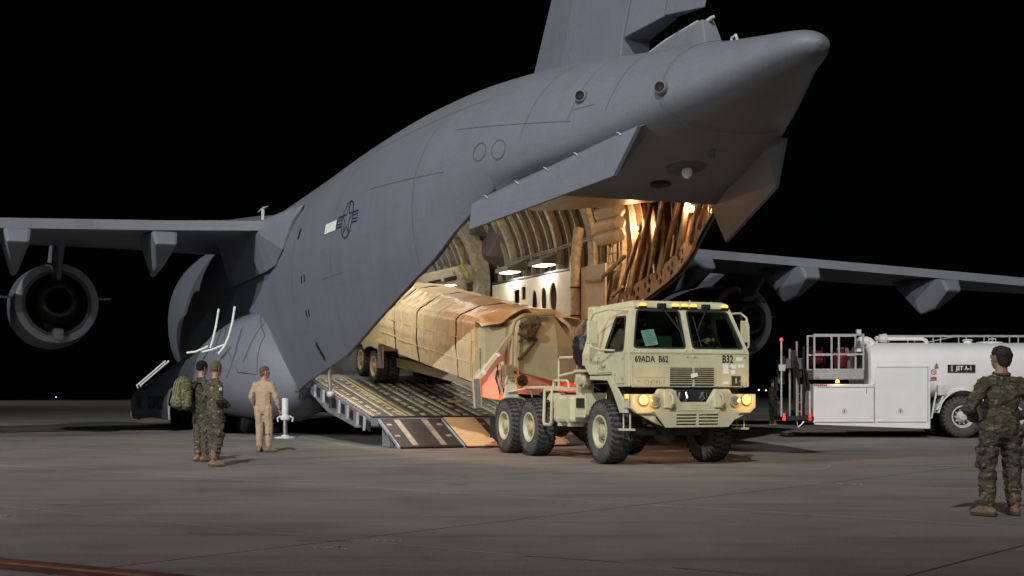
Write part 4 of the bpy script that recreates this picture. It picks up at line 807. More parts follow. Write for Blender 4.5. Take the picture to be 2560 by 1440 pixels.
text_mesh('chalk_number', '734741-1', 0.11, mat('pencil_mark', (0.22, 0.19, 0.12), 0.9), truck, (CX + 0.004, -0.70, 1.475), (0, 1, 0), (0, 0, 1), -0.001, 1.0)
PAPER = mat('paper_white', (0.72, 0.74, 0.74), 0.7, var=0.06, vscale=60)
for (y, z, w_, h_, t_) in ((1.0, 1.89, 0.12, 0.07, 0), (0.72, 1.72, 0.11, 0.18, 3), (0.88, 1.76, 0.11, 0.08, -4), (0.87, 1.66, 0.09, 0.08, 6), (0.72, 1.47, 0.11, 0.045, 0), (1.03, 1.77, 0.12, 0.06, 0)):
    s_ = box('sticker', (CX + 0.003, y, z), (0.004, w_, h_), PAPER, truck, 0, Matrix.Rotation(R(t_), 3, 'X'))
em = MB()
for y in (-0.055, 0.055): em.box((CX + 0.006, 0.93 + y, 1.50), (0.008, 0.075, 0.17))
em.box((CX + 0.006, 0.93, 1.575), (0.0085, 0.19, 0.03)); em.box((CX + 0.006, 0.93, 1.43), (0.0085, 0.05, 0.05))
em.build('unit_emblem', mat('emblem_green', (0.03, 0.045, 0.03), 0.7), truck)
MB().tube([(CX + 0.012, 0.93 + 0.12 * math.cos(a), 1.43 + 0.07 * math.sin(a)) for a in frange(math.pi, 2 * math.pi, 10)], 0.01, 6).build('tow_chain', DARK, truck)
for y in (-1.13, 1.13): box('corner_seam', (CX + 0.003, y, 1.70), (0.006, 0.010, 0.56), SANDD, truck)
for z in (1.46,): box('panel_seam', (CX + 0.003, -0.55, z + 0.10), (0.006, 1.1, 0.008), SANDD, truck)
# roof marker lamps and bar
box('lamp_bar', (0.855, 0.0, 2.785), (0.03, 1.86, 0.02), DARK, truck)
for y in (-0.78, -0.13, 0.05, 0.23, 0.87):
    mb_ = box('marker_base', (0.86, y, 2.815), (0.05, 0.14, 0.025), DARK, truck, 0.008)
    MB().hull([(0.835, y - 0.06, 2.828), (0.835, y + 0.06, 2.828), (0.90, y - 0.055, 2.828), (0.90, y + 0.055, 2.828), (0.845, y - 0.05, 2.88), (0.845, y + 0.05, 2.88), (0.885, y - 0.045, 2.875), (0.885, y + 0.045, 2.875)]).build('marker_lens', AMB, mb_, bevel=0.01)
for y in (-0.6, 0.35, 0.9, -0.9): MB().lathe([(0, 0.015), (0.05, 0.012)], (0.5 if abs(y) < 0.8 else 0.3, y, 2.92), (0, 0, 1), 6).build('roof_eye', SANDD, truck)
# wipers
def wsp(y, v, off=0.035): return Vector((CX, 0, 2.0)) + uy.normalized() * v + Vector((0, y, 0)) + nrm * off
for (y0, y1) in ((-0.42, -0.06 - 0.08), (0.47, 0.20)):
    wm = MB().box(wsp(y0, HW + 0.02, 0.05), (0.07, 0.16, 0.08)).build('wiper_motor', BLACK, truck, bevel=0.01)
    MB().tube([wsp(y0, HW - 0.02, 0.06), wsp(y1, HW * 0.45, 0.05)], 0.014, 6).build('wiper_arm', BLACK, wm)
    MB().tube([wsp(y1 - 0.02 * (1 if y1 < 0 else 1), HW * 0.80, 0.022), wsp(y1 + 0.04, HW * 0.12, 0.022)], 0.011, 6).build('wiper_blade', BLACK, wm)
# mirrors
for sgn in (-1, 1):
    if sgn > 0:
        pts = [(0.72, 1.02, 2.72), (0.78, 1.24, 2.74), (0.82, 1.34, 2.66), (0.84, 1.37, 2.52), (0.86, 1.37, 2.25), (0.88, 1.35, 2.12), (0.95, 1.19, 2.05)]
        mr = tube('mirror_arm', pts, 0.02, SAND, truck); box('mirror_head', (0.82, 1.30, 2.40), (0.06, 0.16, 0.40), SAND, mr, 0.02)
    else:
        pts = [(0.78, -1.04, 2.74), (0.45, -1.25, 2.78), (0.1, -1.38, 2.72), (-0.02, -1.40, 2.6), (0.0, -1.40, 2.2), (0.02, -1.40, 2.12), (0.3, -1.36, 2.06), (0.62, -1.22, 2.04)]
        mr = tube('mirror_arm', pts, 0.02, SAND, truck); box('mirror_head', (-0.02, -1.36, 2.38), (0.07, 0.2, 0.42), SAND, mr, 0.02)
# bumper
bx = 1.32
BUMP = MB().plate([[(-1.24, 1.03), (-1.12, 0.93), (1.12, 0.93), (1.24, 1.03), (1.24, 1.27), (0.76, 1.27), (0.70, 1.36), (0.42, 1.36), (0.27, 1.13), (-0.27, 1.13), (-0.42, 1.36), (-0.70, 1.36), (-0.76, 1.27), (-1.24, 1.27)]], (bx - 0.1, 0, 0), (0, 1, 0), (0, 0, 1), 0.1).build('bumper', SAND, truck, bevel=0.015)
for sgn in (-1, 1):
    MB().hull([(bx, sgn * 0.80, 0.95), (bx - 0.1, sgn * 0.80, 0.95), (bx, sgn * 0.80, 1.27), (bx - 0.1, sgn * 0.80, 1.27), (bx - 0.02, sgn * 1.24, 1.03), (bx - 0.3, sgn * 1.24, 1.03), (bx - 0.02, sgn * 1.24, 1.27), (bx - 0.3, sgn * 1.24, 1.27)]).build('bumper_end', SAND, truck, bevel=0.01)
    hl = MB().lathe([(0, 0.10), (0.04, 0.112), (0.05, 0.105), (0.045, 0.095)], (bx, sgn * 0.80, 1.15), (1, 0, 0), 24).build('headlight', SANDD, truck, smooth=True)
    MB().lathe([(0.0, 0.092), (0.03, 0.07), (0.045, 0.0)], (bx + 0.04, sgn * 0.80, 1.15), (1, 0, 0), 20, False).build('lens', mat('headlight_lens', (0.55, 0.55, 0.52), 0.1, 0.7, var=0.3, vscale=25), hl, smooth=True)
    tl_ = MB().lathe([(0, 0.09), (0.045, 0.095), (0.05, 0.085)], (bx, sgn * 1.02, 1.17), (1, 0, 0), 20).build('turn_signal', SANDD, truck, smooth=True)
    MB().lathe([(0.045, 0.085), (0.065, 0.06), (0.075, 0.0)], (bx, sgn * 1.02, 1.17), (1, 0, 0), 20, False).build('lens', AMBH, tl_, smooth=True)
    lamp('turn_signal_light', 'POINT', (bx + 0.16, sgn * 1.02, 1.17), 5, (1.0, 0.5, 0.1), truck, 0.08)
    sm = box('side_marker', (bx - 0.16, sgn * 1.22, 1.23), (0.06, 0.13, 0.08), SANDD, truck, 0.01); box('lens', (bx - 0.13, sgn * 1.23, 1.23), (0.05, 0.12, 0.07), AMB, sm, 0.012)
    # tow clevis
    MB().box((bx + 0.02, sgn * 0.50, 1.18), (0.04, 0.24, 0.30)).build('clevis_plate', SAND, truck, bevel=0.01)
    MB().tube([(bx + 0.04, sgn * 0.50, 1.28), (bx + 0.14, sgn * 0.50, 1.24), (bx + 0.16, sgn * 0.50, 1.12), (bx + 0.06, sgn * 0.50, 1.04)], 0.035, 8).build('tow_clevis', SANDD, truck, smooth=True)
    # step below the cab
    stp = MB()
    for x in (0.82, 1.08): stp.tube([(x, sgn * 1.14, 0.94), (x, sgn * 1.14, 0.66)], 0.014, 6)
    stp.box((0.95, sgn * 1.14, 0.65), (0.34, 0.16, 0.035)); stp.build('cab_step', SAND, truck)
    # wheel arch
    fd = MB().plate([[(0.70, 1.36), (1.10, 1.05), (1.10, 0.94), (0.80, 0.94), (0.52, 1.30), (0.30, 1.51), (-0.45, 1.53), (-0.45, 1.60), (0.42, 1.60)]], (0, sgn * 1.21, 0), (1, 0, 0), (0, 0, 1), 0.04 * sgn).build('wheel_arch', SAND, truck, bevel=0.008, fixn=True)
    MB().hull([(-0.5, sgn * 0.78, 1.45), (-0.5, sgn * 1.2, 1.45), (0.45, sgn * 0.78, 1.45), (0.45, sgn * 1.2, 1.45), (-0.5, sgn * 0.78, 1.49), (0.45, sgn * 1.2, 1.49)]).build('arch_liner', DARK, truck)
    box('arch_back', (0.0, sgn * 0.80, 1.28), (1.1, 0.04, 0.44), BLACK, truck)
    box('mud_panel', (-0.66, sgn * 1.0, 1.08), (0.04, 0.42, 0.40), SAND, truck, 0.008)
skid = MB().plate([[(-0.86, 0.97), (0.86, 0.97), (0.62, 0.70), (-0.62, 0.70)]] + [rrect(-0.42 + 0.44 * q + (0.0), 0.735 + k * 0.055, -0.02 + 0.44 * q, 0.765 + k * 0.055, 0.008, 2) for q in (0, 1) for k in range(4)], (bx - 0.02, 0, 0), (0, 1, 0), (0.12, 0, 1), 0.03).build('skid_plate', SAND, truck)
box('skid_lip', (bx - 0.03, 0, 0.972), (0.09, 1.72, 0.03), SANDD, truck, 0.006)
for sgn in (-1, 1): MB().hull([(bx - 0.05, sgn * 0.84, 0.96), (bx - 0.06, sgn * 0.60, 0.71), (bx - 0.05, sgn * 1.10, 0.93), (bx - 0.4, sgn * 0.84, 0.96), (bx - 0.4, sgn * 0.60, 0.75)]).build('skid_wing', SAND, truck)
box('radiator', (1.12, 0, 1.22), (0.06, 0.9, 0.3), DARK, truck)
random.seed(3)
for q in range(14):
    y = random.uniform(-0.45, 0.45); MB().tube([(1.16, y, 1.12 + random.uniform(0, .06)), (1.2, y + random.uniform(-.1, .1), 1.2), (1.16, y + random.uniform(-.1, .1), 1.3)], 0.012 + random.random() * 0.012, 6).build('hose', STEEL if q % 3 == 0 else DARK, truck)
# cab interior
box('dashboard', (0.93, 0, 1.98), (0.34, 2.2, 0.16), mat('dash_green', (0.035, 0.05, 0.04), 0.7, var=0.4, vscale=12), truck, 0.05)
for y in (-0.32, 0.80): st_ = box('seat', (-0.25, y, 1.85), (0.5, 0.5, 0.18), mat('seat_green', (0.05, 0.08, 0.05), 0.8), truck, 0.05); box('seat_back', (-0.52, y, 2.2), (0.14, 0.5, 0.62), MATS['seat_green'], st_, 0.05)
sw_ = MB(); cc = Vector((0.56, 0.72, 2.14)); sa, sb = Vector((0, 1, 0)), Vector((-0.55, 0, 0.83))
sw_.tube([cc + sa * 0.24 * math.cos(a) + sb * 0.24 * math.sin(a) for a in frange(0, 2 * math.pi, 24)], 0.018, 8, False); sw_.tube([cc - sa * 0.23, cc + sa * 0.23], 0.012, 6); sw_.tube([cc, cc + Vector((0.3, 0, -0.3))], 0.03, 8)
sw_.build('steering_wheel', BLACK, truck)
pm = Matrix((Vector((0, 1, 0)), uy.normalized(), nrm)).transposed()
pp_ = MB().box(wsp(-0.72, 0.30, -0.05), (0.26, 0.30, 0.004), pm @ Matrix.Rotation(R(8), 3, 'Z')).build('windscreen_paper', mat('paper_cyan', (0.55, 0.72, 0.70), 0.7, var=0.04), truck)
for q in range(9): MB().box(wsp(-0.72 + random.uniform(-.012, .012) + (0.13 - q * 0.03) * -0.14, 0.42 - q * 0.03, -0.044), (random.uniform(.12, .2), 0.006, 0.002), pm @ Matrix.Rotation(R(8), 3, 'Z')).build('print_line', mat('ink_grey', (0.2, 0.27, 0.27), 0.8), pp_)
# right side behind the cab: tank, rails, air filter, spare wheel in black wrap
tk = MB().box((-1.75, -0.98, 0.98), (0.92, 0.44, 0.52)).build('fuel_tank', SAND, truck, bevel=0.07)
for x in (-1.98, -1.5): box('tank_strap', (x, -0.98, 0.98), (0.035, 0.462, 0.542), SANDD, tk, 0.02); box('strap_foot', (x, -1.02, 0.68), (0.1, 0.3, 0.07), SAND, tk)
MB().lathe([(0, 0.07), (0.05, 0.07), (0.06, 0.05)], (-2.05, -1.02, 1.24), (0, -0.3, 1), 14).build('filler_cap', SANDD, tk)
box('battery_box', (-1.02, -0.95, 1.02), (0.42, 0.42, 0.40), SAND, truck, 0.02)
MB().box((-0.95, -1.17, 1.10), (0.36, 0.02, 0.18)).build('dark_panel', DARK, truck)
rl = MB(); rl.box((-2.2, -1.0, 1.36), (1.02, 0.34, 0.07)); rl.build('walkway', SAND, truck, bevel=0.01)
tube('step_rail', [(-2.70, -1.16, 1.36), (-2.70, -1.18, 0.72), (-2.66, -1.18, 0.66), (-2.36, -1.18, 0.66), (-2.32, -1.18, 0.72), (-2.32, -1.16, 1.36)], 0.03, SAND, truck)
tube('hand_rail', [(-2.75, -0.95, 1.38), (-2.74, -0.95, 1.50), (-2.68, -0.95, 1.53), (-2.1, -0.95, 1.53), (-2.02, -0.95, 1.50), (-1.98, -0.95, 1.38)], 0.025, SAND, truck)
tube('hand_rail', [(-2.36, -1.0, 1.38), (-2.36, -1.0, 1.92), (-2.30, -1.0, 1.98), (-1.72, -0.9, 1.98), (-1.66, -0.9, 1.92), (-2.0, -0.8, 1.46)], 0.024, SAND, truck)
tube('hand_rail', [(-2.34, -1.0, 1.62), (-1.66, -0.85, 1.72), (-1.64, -0.8, 2.16), (-1.58, -0.78, 2.22), (-1.2, -0.7, 2.22)], 0.024, SAND, truck)
fv = MB().lathe([(0, 0.12), (0.12, 0.12), (0.14, 0.09), (0.2, 0.08)], (-0.92, -1.02, 1.50), (0, -1, 0), 18).build('air_filter', SANDD, truck, smooth=True)
box('valve_block', (-1.16, -0.98, 1.42), (0.2, 0.3, 0.46), SAND, truck, 0.03); box('bracket_tray', (-1.0, -0.9, 1.70), (0.6, 0.5, 0.05), SAND, truck, 0.01)
tube('black_hose', [(-1.35, -0.9, 1.45), (-1.42, -0.85, 1.75), (-1.2, -0.8, 1.9), (-0.95, -0.75, 1.88)], 0.022, BLACK, truck)
for q in range(10):
    x, z = random.uniform(-1.5, -0.9), random.uniform(1.2, 1.75); MB().tube([(x, -0.8, z), (x + random.uniform(-.2, .2), -0.85, z + random.uniform(-.15, .15)), (x + random.uniform(-.3, .3), -0.7, z + random.uniform(-.2, .2))], 0.014, 6).build('brake_line', DARK if q % 2 else SANDD, truck)
MB().tube([(-0.62, -0.55, 1.0), (-0.62, -0.55, 1.4)], 0.05).build('cab_mount', SANDD, truck)
WRAP = mat('black_wrap', (0.014, 0.014, 0.015), 0.38, var=0.3, vscale=20, bump=0.5, bscale=22, spec=0.4)
sp = MB(); rs = []
for k in range(84):
    a = 2 * math.pi * k / 84; ring = []
    for (x, r) in ((-0.22, 0.22), (-0.24, 0.36), (-0.24, 0.48), (-0.21, 0.56), (-0.15, 0.61), (-0.07, 0.63), (0, 0.635), (0.07, 0.63), (0.15, 0.61), (0.21, 0.56), (0.24, 0.48), (0.24, 0.36), (0.22, 0.22)):
        rr = r + 0.05 * noise.noise((math.cos(a) * 5, math.sin(a) * 5, x * 12)) - 0.05 * abs(noise.noise((math.cos(a) * 11 + x * 8, math.sin(a) * 11, x * 6 + 4))); ring.append(Vector((-1.12 + x + 0.05 * noise.noise((math.cos(a) * 6, math.sin(a) * 6, r * 11)), -0.60 + rr * math.cos(a), 2.17 + rr * math.sin(a))))
    rs.append(ring)
sp.rings(rs + [rs[0]], False, True); sp.build('spare_wheel', WRAP, truck, smooth=True, ang=70)
MB().lathe([(-0.05, 0.26), (0.05, 0.26)], (-1.12, -0.60, 2.17), (1, 0, 0), 20).build('spare_rim', DARK, truck)
MB().tube([(-0.86, -0.86, 1.72), (-0.9, -0.5, 2.02), (-0.84, -0.1, 2.2)], 0.02).build('wrap_strap', BLACK, truck)
# fifth wheel and tail lamps
MB().hull([(-4.6, -0.5, 1.22), (-4.6, 0.5, 1.22), (-3.6, -0.5, 1.22), (-3.6, 0.5, 1.22), (-4.6, -0.45, 1.30), (-4.6, 0.45, 1.30), (-3.6, -0.45, 1.30), (-3.6, 0.45, 1.30), (-5.0, -0.2, 1.2), (-5.0, 0.2, 1.2)]).build('fifth_wheel', DARK, truck, bevel=0.02)
for y in (-0.5, 0.5): MB().hull([(-3.2, y - 0.1, 1.1), (-3.2, y + 0.1, 1.1), (-4.0, y - 0.1, 1.1), (-4.0, y + 0.1, 1.1), (-3.5, y - 0.08, 1.28), (-3.5, y + 0.08, 1.28), (-3.8, y - 0.08, 1.28), (-3.8, y + 0.08, 1.28)]).build('fifth_wheel_mount', SAND, truck)
box('rear_crossmember', (-5.35, 0, 1.0), (0.12, 2.1, 0.16), SANDD, truck, 0.02)
for y in (-0.9, 0.9):
    tl_ = box('tail_light', (-5.42, y, 1.05), (0.06, 0.2, 0.12), SANDD, truck, 0.01); box('lens', (-5.46, y, 1.05), (0.03, 0.16, 0.09), REDL, tl_, 0.01)
    lamp('tail_light_glow', 'SPOT', (-5.52, y, 1.08), 30, (1.0, 0.02, 0.012), truck, 0.06, Vector((-1, 0, 0.35)).to_track_quat('-Z', 'Y').to_euler()).data.spot_size = R(150)
for y in (-1.03, 1.03): MB().hull([(-5.6, y - 0.2, 0.78), (-5.6, y + 0.2, 0.78), (-5.62, y - 0.2, 0.3), (-5.62, y + 0.2, 0.3), (-5.58, y - 0.2, 0.78), (-5.6, y + 0.2, 0.3)]).build('mud_flap', RUB, truck)

# ================================================================ covered trailer on the ramp (same frame as the aircraft)
trailer = empty('covered_trailer', (-0.4, 32.4, 0), AR)
tag(trailer, 'tan military trailer under a tied brown tarpaulin, coming down the ramp', 'trailer')
TARP = mat('tarpaulin', (0.74, 0.60, 0.38), 0.42, var=0.10, vscale=1.6, bump=0.5, bscale=8, spec=0.5)
ROPE = mat('black_rope', (0.015, 0.014, 0.013), 0.8)
def tz(s): # bottom, left shoulder, crest, right shoulder
    return 1.45 + (1.25 - s) * 0.142 + (0.10 if s < -4.5 else 0), 2.90 + (1.25 - s) * 0.112, 3.10 + (1.7 - s) * 0.155, 2.80 + (1.25 - s) * 0.13
def tarp_ring(s, n=112):
    zb, zl, zc, zr = tz(s); cut = max(0, (-s - 4.6)) * 0.0
    key = [(-0.55, zb - 0.06), (-0.93, zb + 0.04), (-0.97, zb + 0.5), (-0.99, (zb + zl) / 2), (-0.97, zl - 0.05), (-0.88, zl + 0.06), (-0.35, zc - 0.04), (0.2, zc + 0.03), (0.85, zc - 0.02), (1.28, zr + 0.05), (1.38, zr - 0.1), (1.40, (zb + zr) / 2), (1.36, zb + 0.04), (0.95, zb - 0.06)]
    P = []; tot = len(key)
    for i in range(n):
        f = i / n * tot; k = int(f); t = f - k; a, b = key[k % tot], key[(k + 1) % tot]; P.append((a[0] + (b[0] - a[0]) * t, a[1] + (b[1] - a[1]) * t))
    out = []
    for y, z in P:
        sag = 0.0
        d = 0.016 * noise.noise((s * 1.7, y * 1.3, z * 0.8)) + 0.020 * noise.noise((s * 5, y * 2, z * 1.1 + 5)) + 0.020 * noise.noise((s * 9 + z * 2.5, y * 4, z * 1.6)) - 0.016 * abs(noise.noise((s * 4 - z * 3, 7, z * 2 + s)))
        d += 0.022 * noise.noise((s * 7.5 + 1.3 * z, 3.0, z * 0.9)) * (0.5 + noise.noise((s * 0.9, z * 0.7, 9))) - 0.012 * abs(noise.noise((s * 13 + z * 4, y * 3, z * 5)))
        side = -1 if y < 0.2 else 1
        for rs_ in (-4.8, -2.9, -0.05): d -= 0.03 * math.exp(-((s - rs_) / 0.07) ** 2)
        out.append((s, y + side * d * (1 if abs(y - 0.2) > 0.9 else 0.2), z + d * (1 if abs(y - 0.2) < 1.0 else 0.3)))
    return out
ss = frange(-6.1, 1.22, 210)
MB().rings([tarp_ring(s) for s in ss]).build('tarpaulin', TARP, trailer, smooth=True, ang=60, fixn=True)
for s in (-4.8, -2.9, -0.05):
    r_ = tarp_ring(s); c = Vector((s, 0.2, sum(p[2] for p in r_) / len(r_)))
    MB().tube([Vector(p) + (Vector(p) - c).normalized() * 0.012 for p in r_] + [Vector(r_[0])], 0.014, 6, False).build('tarp_rope', ROPE, trailer)
for fz in (0.33, 0.68):   # horizontal seams
    pts = []
    for s in frange(-6.0, 1.15, 30):
        zb, zl, zc, zr = tz(s); z = zb + (zl - zb) * fz; pts.append((s, -0.985 + 0.02 * noise.noise((s * 1.7, -1.2, z * 0.8)), z))
    MB().tube(pts, 0.009, 6).build('tarp_seam', mat('tarp_seam', (0.72, 0.58, 0.37), 0.5), trailer)
# loose front flap of the tarpaulin
rs = []
for i in range(13):
    t = i / 12; ring = []
    for j in range(33):
        f = j / 32; y = -1.02 + 2.42 * f; zb, zl, zc, zr = tz(1.2)
        z0 = zl + (zc - zl) * min(1, f / 0.28) if f < 0.5 else zr + (zc - zr) * min(1, (1 - f) / 0.2)
        fold = 0.11 * math.sin(f * 21) * t + 0.07 * noise.noise((f * 9, t * 2, 0))
        drop = (0.08 + 0.20 * abs(math.sin(f * 6.3 + 0.6))) * t ** 1.2
        ring.append((1.2 + 0.95 * t * (0.55 + 0.45 * f) + fold * 0.6, y + 0.04 * t * math.sin(f * 17), z0 - drop + 0.03 + fold * 0.35))
    rs.append(ring)
tf = MB(); tf.rings(rs, False, False); tfo = tf.build('tarp_front_flap', TARP, trailer, smooth=True, ang=70); tfo.modifiers.new('thick', 'SOLIDIFY').thickness = 0.008
# body panels in front of the tarp
MB().hull([(1.0, -0.92, 1.50), (1.0, -0.92, 2.78), (1.55, -0.88, 1.50), (1.55, -0.88, 2.70), (1.75, -0.45, 1.60), (1.75, -0.45, 2.75), (1.0, 1.2, 1.6), (1.0, 1.2, 2.8), (1.5, 1.1, 1.7), (1.5, 1.1, 2.7)]).build('radar_housing', SAND, trailer, bevel=0.06)
box('access_cover', (1.28, -0.925, 1.98), (0.2, 0.012, 0.62), SAND, trailer, 0.04, Matrix.Rotation(R(4), 3, 'Z'))
tube('yellow_cord', [(1.05, -0.97, 2.75), (1.02, -0.985, 2.45), (1.0, -0.99, 2.0), (0.98, -0.98, 1.55)], 0.014, mat('cord_yellow', (0.6, 0.55, 0.1), 0.6), trailer)
gn = MB().hull([(2.3, -0.33, 2.92), (2.3, 0.48, 2.98), (2.3, 1.02, 2.28), (2.25, 1.45, 1.52), (2.42, 0.50, 1.52), (2.34, -0.43, 1.76), (2.36, -0.42, 2.3), (2.45, 0.5, 2.3), (1.2, -0.43, 1.9), (1.2, -0.33, 2.9), (1.2, 0.48, 2.98), (1.2, 1.3, 2.2), (1.2, 1.45, 1.6), (1.6, 0.5, 1.55)]).build('gooseneck_housing', SAND, trailer, bevel=0.015)
MB().hull([(1.9, -0.50, 1.74), (1.9, 1.3, 1.50), (1.9, -0.52, 1.28), (1.9, 1.2, 1.2), (1.2, -0.5, 1.74), (1.2, 1.3, 1.5), (1.2, -0.5, 1.28), (1.2, 1.2, 1.2)]).build('gooseneck_underframe', SAND, trailer, bevel=0.01)
MB().hull([(1.85, -0.52, 2.40), (1.85, -0.50, 1.12), (1.85, -1.12, 1.62), (1.85, -1.15, 1.20), (1.80, -0.52, 2.40), (1.80, -0.50, 1.12), (1.80, -1.12, 1.62), (1.80, -1.15, 1.20)]).build('wing_plate', SAND, trailer, bevel=0.008)
MB().bar((1.95, -0.34, 2.62), (1.98, -1.22, 1.55), 0.10, 0.10).build('folded_outrigger', SAND, trailer, bevel=0.01)
for t in (0.45, 0.83): p = Vector((2.005, -0.34, 2.62)).lerp(Vector((2.035, -1.22, 1.55)), t); MB().box(p, (0.012, 0.11, 0.08), Matrix.Rotation(R(-50), 3, 'X')).build('sticker', PAPER, trailer)
MB().box((2.0, -1.22, 1.28), (0.14, 0.16, 0.66), Matrix.Rotation(R(4), 3, 'X')).build('outrigger_pad', TANT, trailer, bevel=0.015)
MB().box((2.075, -1.24, 1.28), (0.012, 0.13, 0.62), Matrix.Rotation(R(4), 3, 'X')).build('pad_rubber', mat('pad_grey', (0.16, 0.17, 0.18), 0.8, var=0.3, vscale=15), trailer)
# upright post, machinery and hoses on the left of the gooseneck
MB().bar((2.38, -0.55, 1.75), (2.38, -0.52, 2.75), 0.05, 0.05).build('upright', SAND, trailer, bevel=0.008); MB().bar((2.38, -0.42, 1.7), (2.38, -0.38, 2.6), 0.04, 0.04).build('upright', SAND, trailer)
MB().tube([(2.4, -0.58, 2.55), (2.42, -0.50, 2.85), (2.42, -0.30, 2.97), (2.42, 0.45, 3.02)], 0.045, 8).build('cable_boom', SAND, trailer, smooth=True)
random.seed(5)
MACH = mat('machinery_brown', (0.13, 0.09, 0.05), 0.6, 0.3, var=0.5, vscale=14)
MB().lathe([(0, 0.13), (0.08, 0.15), (0.14, 0.11), (0.2, 0.08)], (2.36, -0.20, 2.58), (1, 0, 0), 16).build('winch_drum', MACH, trailer, smooth=True)
MB().lathe([(0, 0.05), (0.18, 0.05)], (2.4, -0.3, 2.66), (0.3, 1, 0.2), 10).build('winch_motor', MACH, trailer)
for q in range(16):
    y, z = random.uniform(-0.42, 0.02), random.uniform(2.42, 2.86); MB().box((2.40, y, z), (0.10, random.uniform(.03, .1), random.uniform(.03, .1)), Matrix.Rotation(random.random() * 3, 3, 'X')).build('winch_fitting', MACH, trailer)
for q in range(12): MB().lathe([(-0.02, 0.03), (0.02, 0.03)], (2.42, 0.02 + 0.05 * math.sin(q * 0.4) + 0.02, 2.92 - q * 0.028), (0, 0.6, 1), 8).build('drag_chain', MACH, trailer)
MB().tube([(2.42, -0.05, 2.38), (2.42, -0.28, 2.12), (2.42, -0.42, 2.0)], 0.035, 8).build('gas_strut', MACH, trailer)
leg_ = box('landing_leg', (2.36, -0.62, 1.42), (0.14, 0.22, 0.95), SANDD, trailer, 0.02)
for q in range(9):
    y = -0.86 + random.uniform(-.05, .05); MB().tube([(2.38, y, 1.95 - random.random() * .2), (2.40, y + random.uniform(-.05, .08), 1.6), (2.40, y + random.uniform(0, .2), 1.25)], 0.014, 6).build('air_hose', DARK if q % 2 else SANDD, trailer)
MB().hull([(2.48, -0.78, 1.10), (2.48, -0.42, 1.10), (2.48, -0.72, 1.5), (2.48, -0.48, 1.5), (2.36, -0.80, 1.08), (2.36, -0.40, 1.08), (2.36, -0.6, 1.7)]).build('coupling_bracket', SAND, trailer, bevel=0.015)
tube('coupling_handle', [(2.5, -0.74, 1.5), (2.52, -0.72, 1.64), (2.52, -0.52, 1.64), (2.5, -0.5, 1.5)], 0.025, SAND, trailer); tube('coupling_handle', [(2.5, -0.70, 1.30), (2.56, -0.5, 1.34), (2.56, -0.2, 1.40), (2.54, -0.14, 1.2)], 0.022, SAND, trailer)
MB().lathe([(0, 0.13), (0.03, 0.13), (0.03, 0.09), (0.01, 0.085), (0.02, 0.04), (0.1, 0.035)], (2.36, -0.30, 1.55), (1, 0, 0), 16).build('coupling_wheel', MACH, trailer); box('reflector', (2.44, -0.38, 2.03), (0.01, 0.13, 0.05), mat('reflector_green', (0.04, 0.08, 0.06), 0.4), trailer)
MB().tube([(3.0, 0.2, 1.30), (3.0, 0.2, 1.55)], 0.05).build('kingpin', STEEL, trailer); box('kingpin_plate', (2.9, 0.2, 1.40), (1.3, 1.0, 0.06), SAND, trailer, 0.01)
# rear frame, fenders and wheels
for y in (-0.35, 0.75): MB().bar((-8.0, y, 2.28), (1.6, y, 1.35), 0.14, 0.24).build('frame_beam', SANDD, trailer)
trw = None
for s, z in ((-8.0, 2.22), (-6.72, 2.01)):
    for y, sd in ((-0.80, -1), (1.20, 1)):
        wheel('trailer_wheel', trailer, (s, y, z), 0.465, 0.30, 0.27, sd, TANT, lugs=26)
        wheel('trailer_wheel', trailer, (s, y - sd * 0.34, z), 0.465, 0.30, 0.27, -sd, TANT, lugs=26)
    MB().tube([(s, -0.6, z), (s, 1.0, z)], 0.09, 10).build('axle', SANDD, trailer)
for y0, y1 in ((-1.0, -0.35), (0.75, 1.4)):
    MB().hull([(-8.7, y, z) for y in (y0, y1) for z in (2.86, 2.92)] + [(-6.0, y, z) for y in (y0, y1) for z in (2.58, 2.64)] + [(-8.9, y, 2.7) for y in (y0, y1)]).build('fender', SANDD, trailer, bevel=0.02)
    ysk = y0 if y0 < 0 else y1
    MB().plate([[(-8.9, 2.96), (-6.0, 2.66), (-6.02, 2.45), (-6.3, 2.50), (-6.7, 2.57), (-7.2, 2.54), (-7.35, 2.48), (-7.5, 2.60), (-7.9, 2.78), (-8.3, 2.76), (-8.6, 2.66), (-8.9, 2.66)]], (0, ysk, 0), (1, 0, 0), (0, 0, 1), 0.03).build('fender_skirt', TANT, trailer, bevel=0.008)
MB().hull([(-6.05, -1.03, 2.60), (-6.05, -0.90, 2.60), (-6.02, -1.03, 1.95), (-6.02, -0.90, 1.95), (-6.0, -1.03, 2.60), (-5.98, -0.90, 1.95), (-6.05, -0.98, 2.66)]).build('folded_pad', mat('pad_grey', (0.16, 0.17, 0.18)), trailer); MB().box((-6.08, -0.93, 2.28), (0.05, 0.16, 0.66)).build('pad_back', TANT, trailer)
MB().hull([(-6.1, -0.9, 2.4), (-6.1, 1.3, 2.4), (-6.1, -0.9, 3.6), (-6.1, 1.3, 3.6), (-7.6, -0.85, 3.0), (-7.6, 1.25, 3.0), (-8.6, -0.8, 2.9), (-8.6, 1.2, 2.9), (-6.4, -0.9, 3.8), (-6.4, 1.3, 3.8), (-9.6, -0.8, 3.1), (-9.6, 1.2, 3.1), (-9.6, -0.8, 4.0), (-9.6, 1.2, 4.0)]).build('rear_housing', TARP, trailer, bevel=0.08)

# ================================================================ fuel truck, side on.  Local frame: x right in the picture, y away, z up
FX, FY = 8.72, 39.0
fuel = empty('fuel_truck', (FX, FY, 0)); tag(fuel, 'white jet fuel tanker truck parked side on behind the soldier on the right', 'truck')
def fp_(x, y, dd=0.0): p = ppt(x, y, FY + dd); return Vector((p.x - FX, dd, p.z))
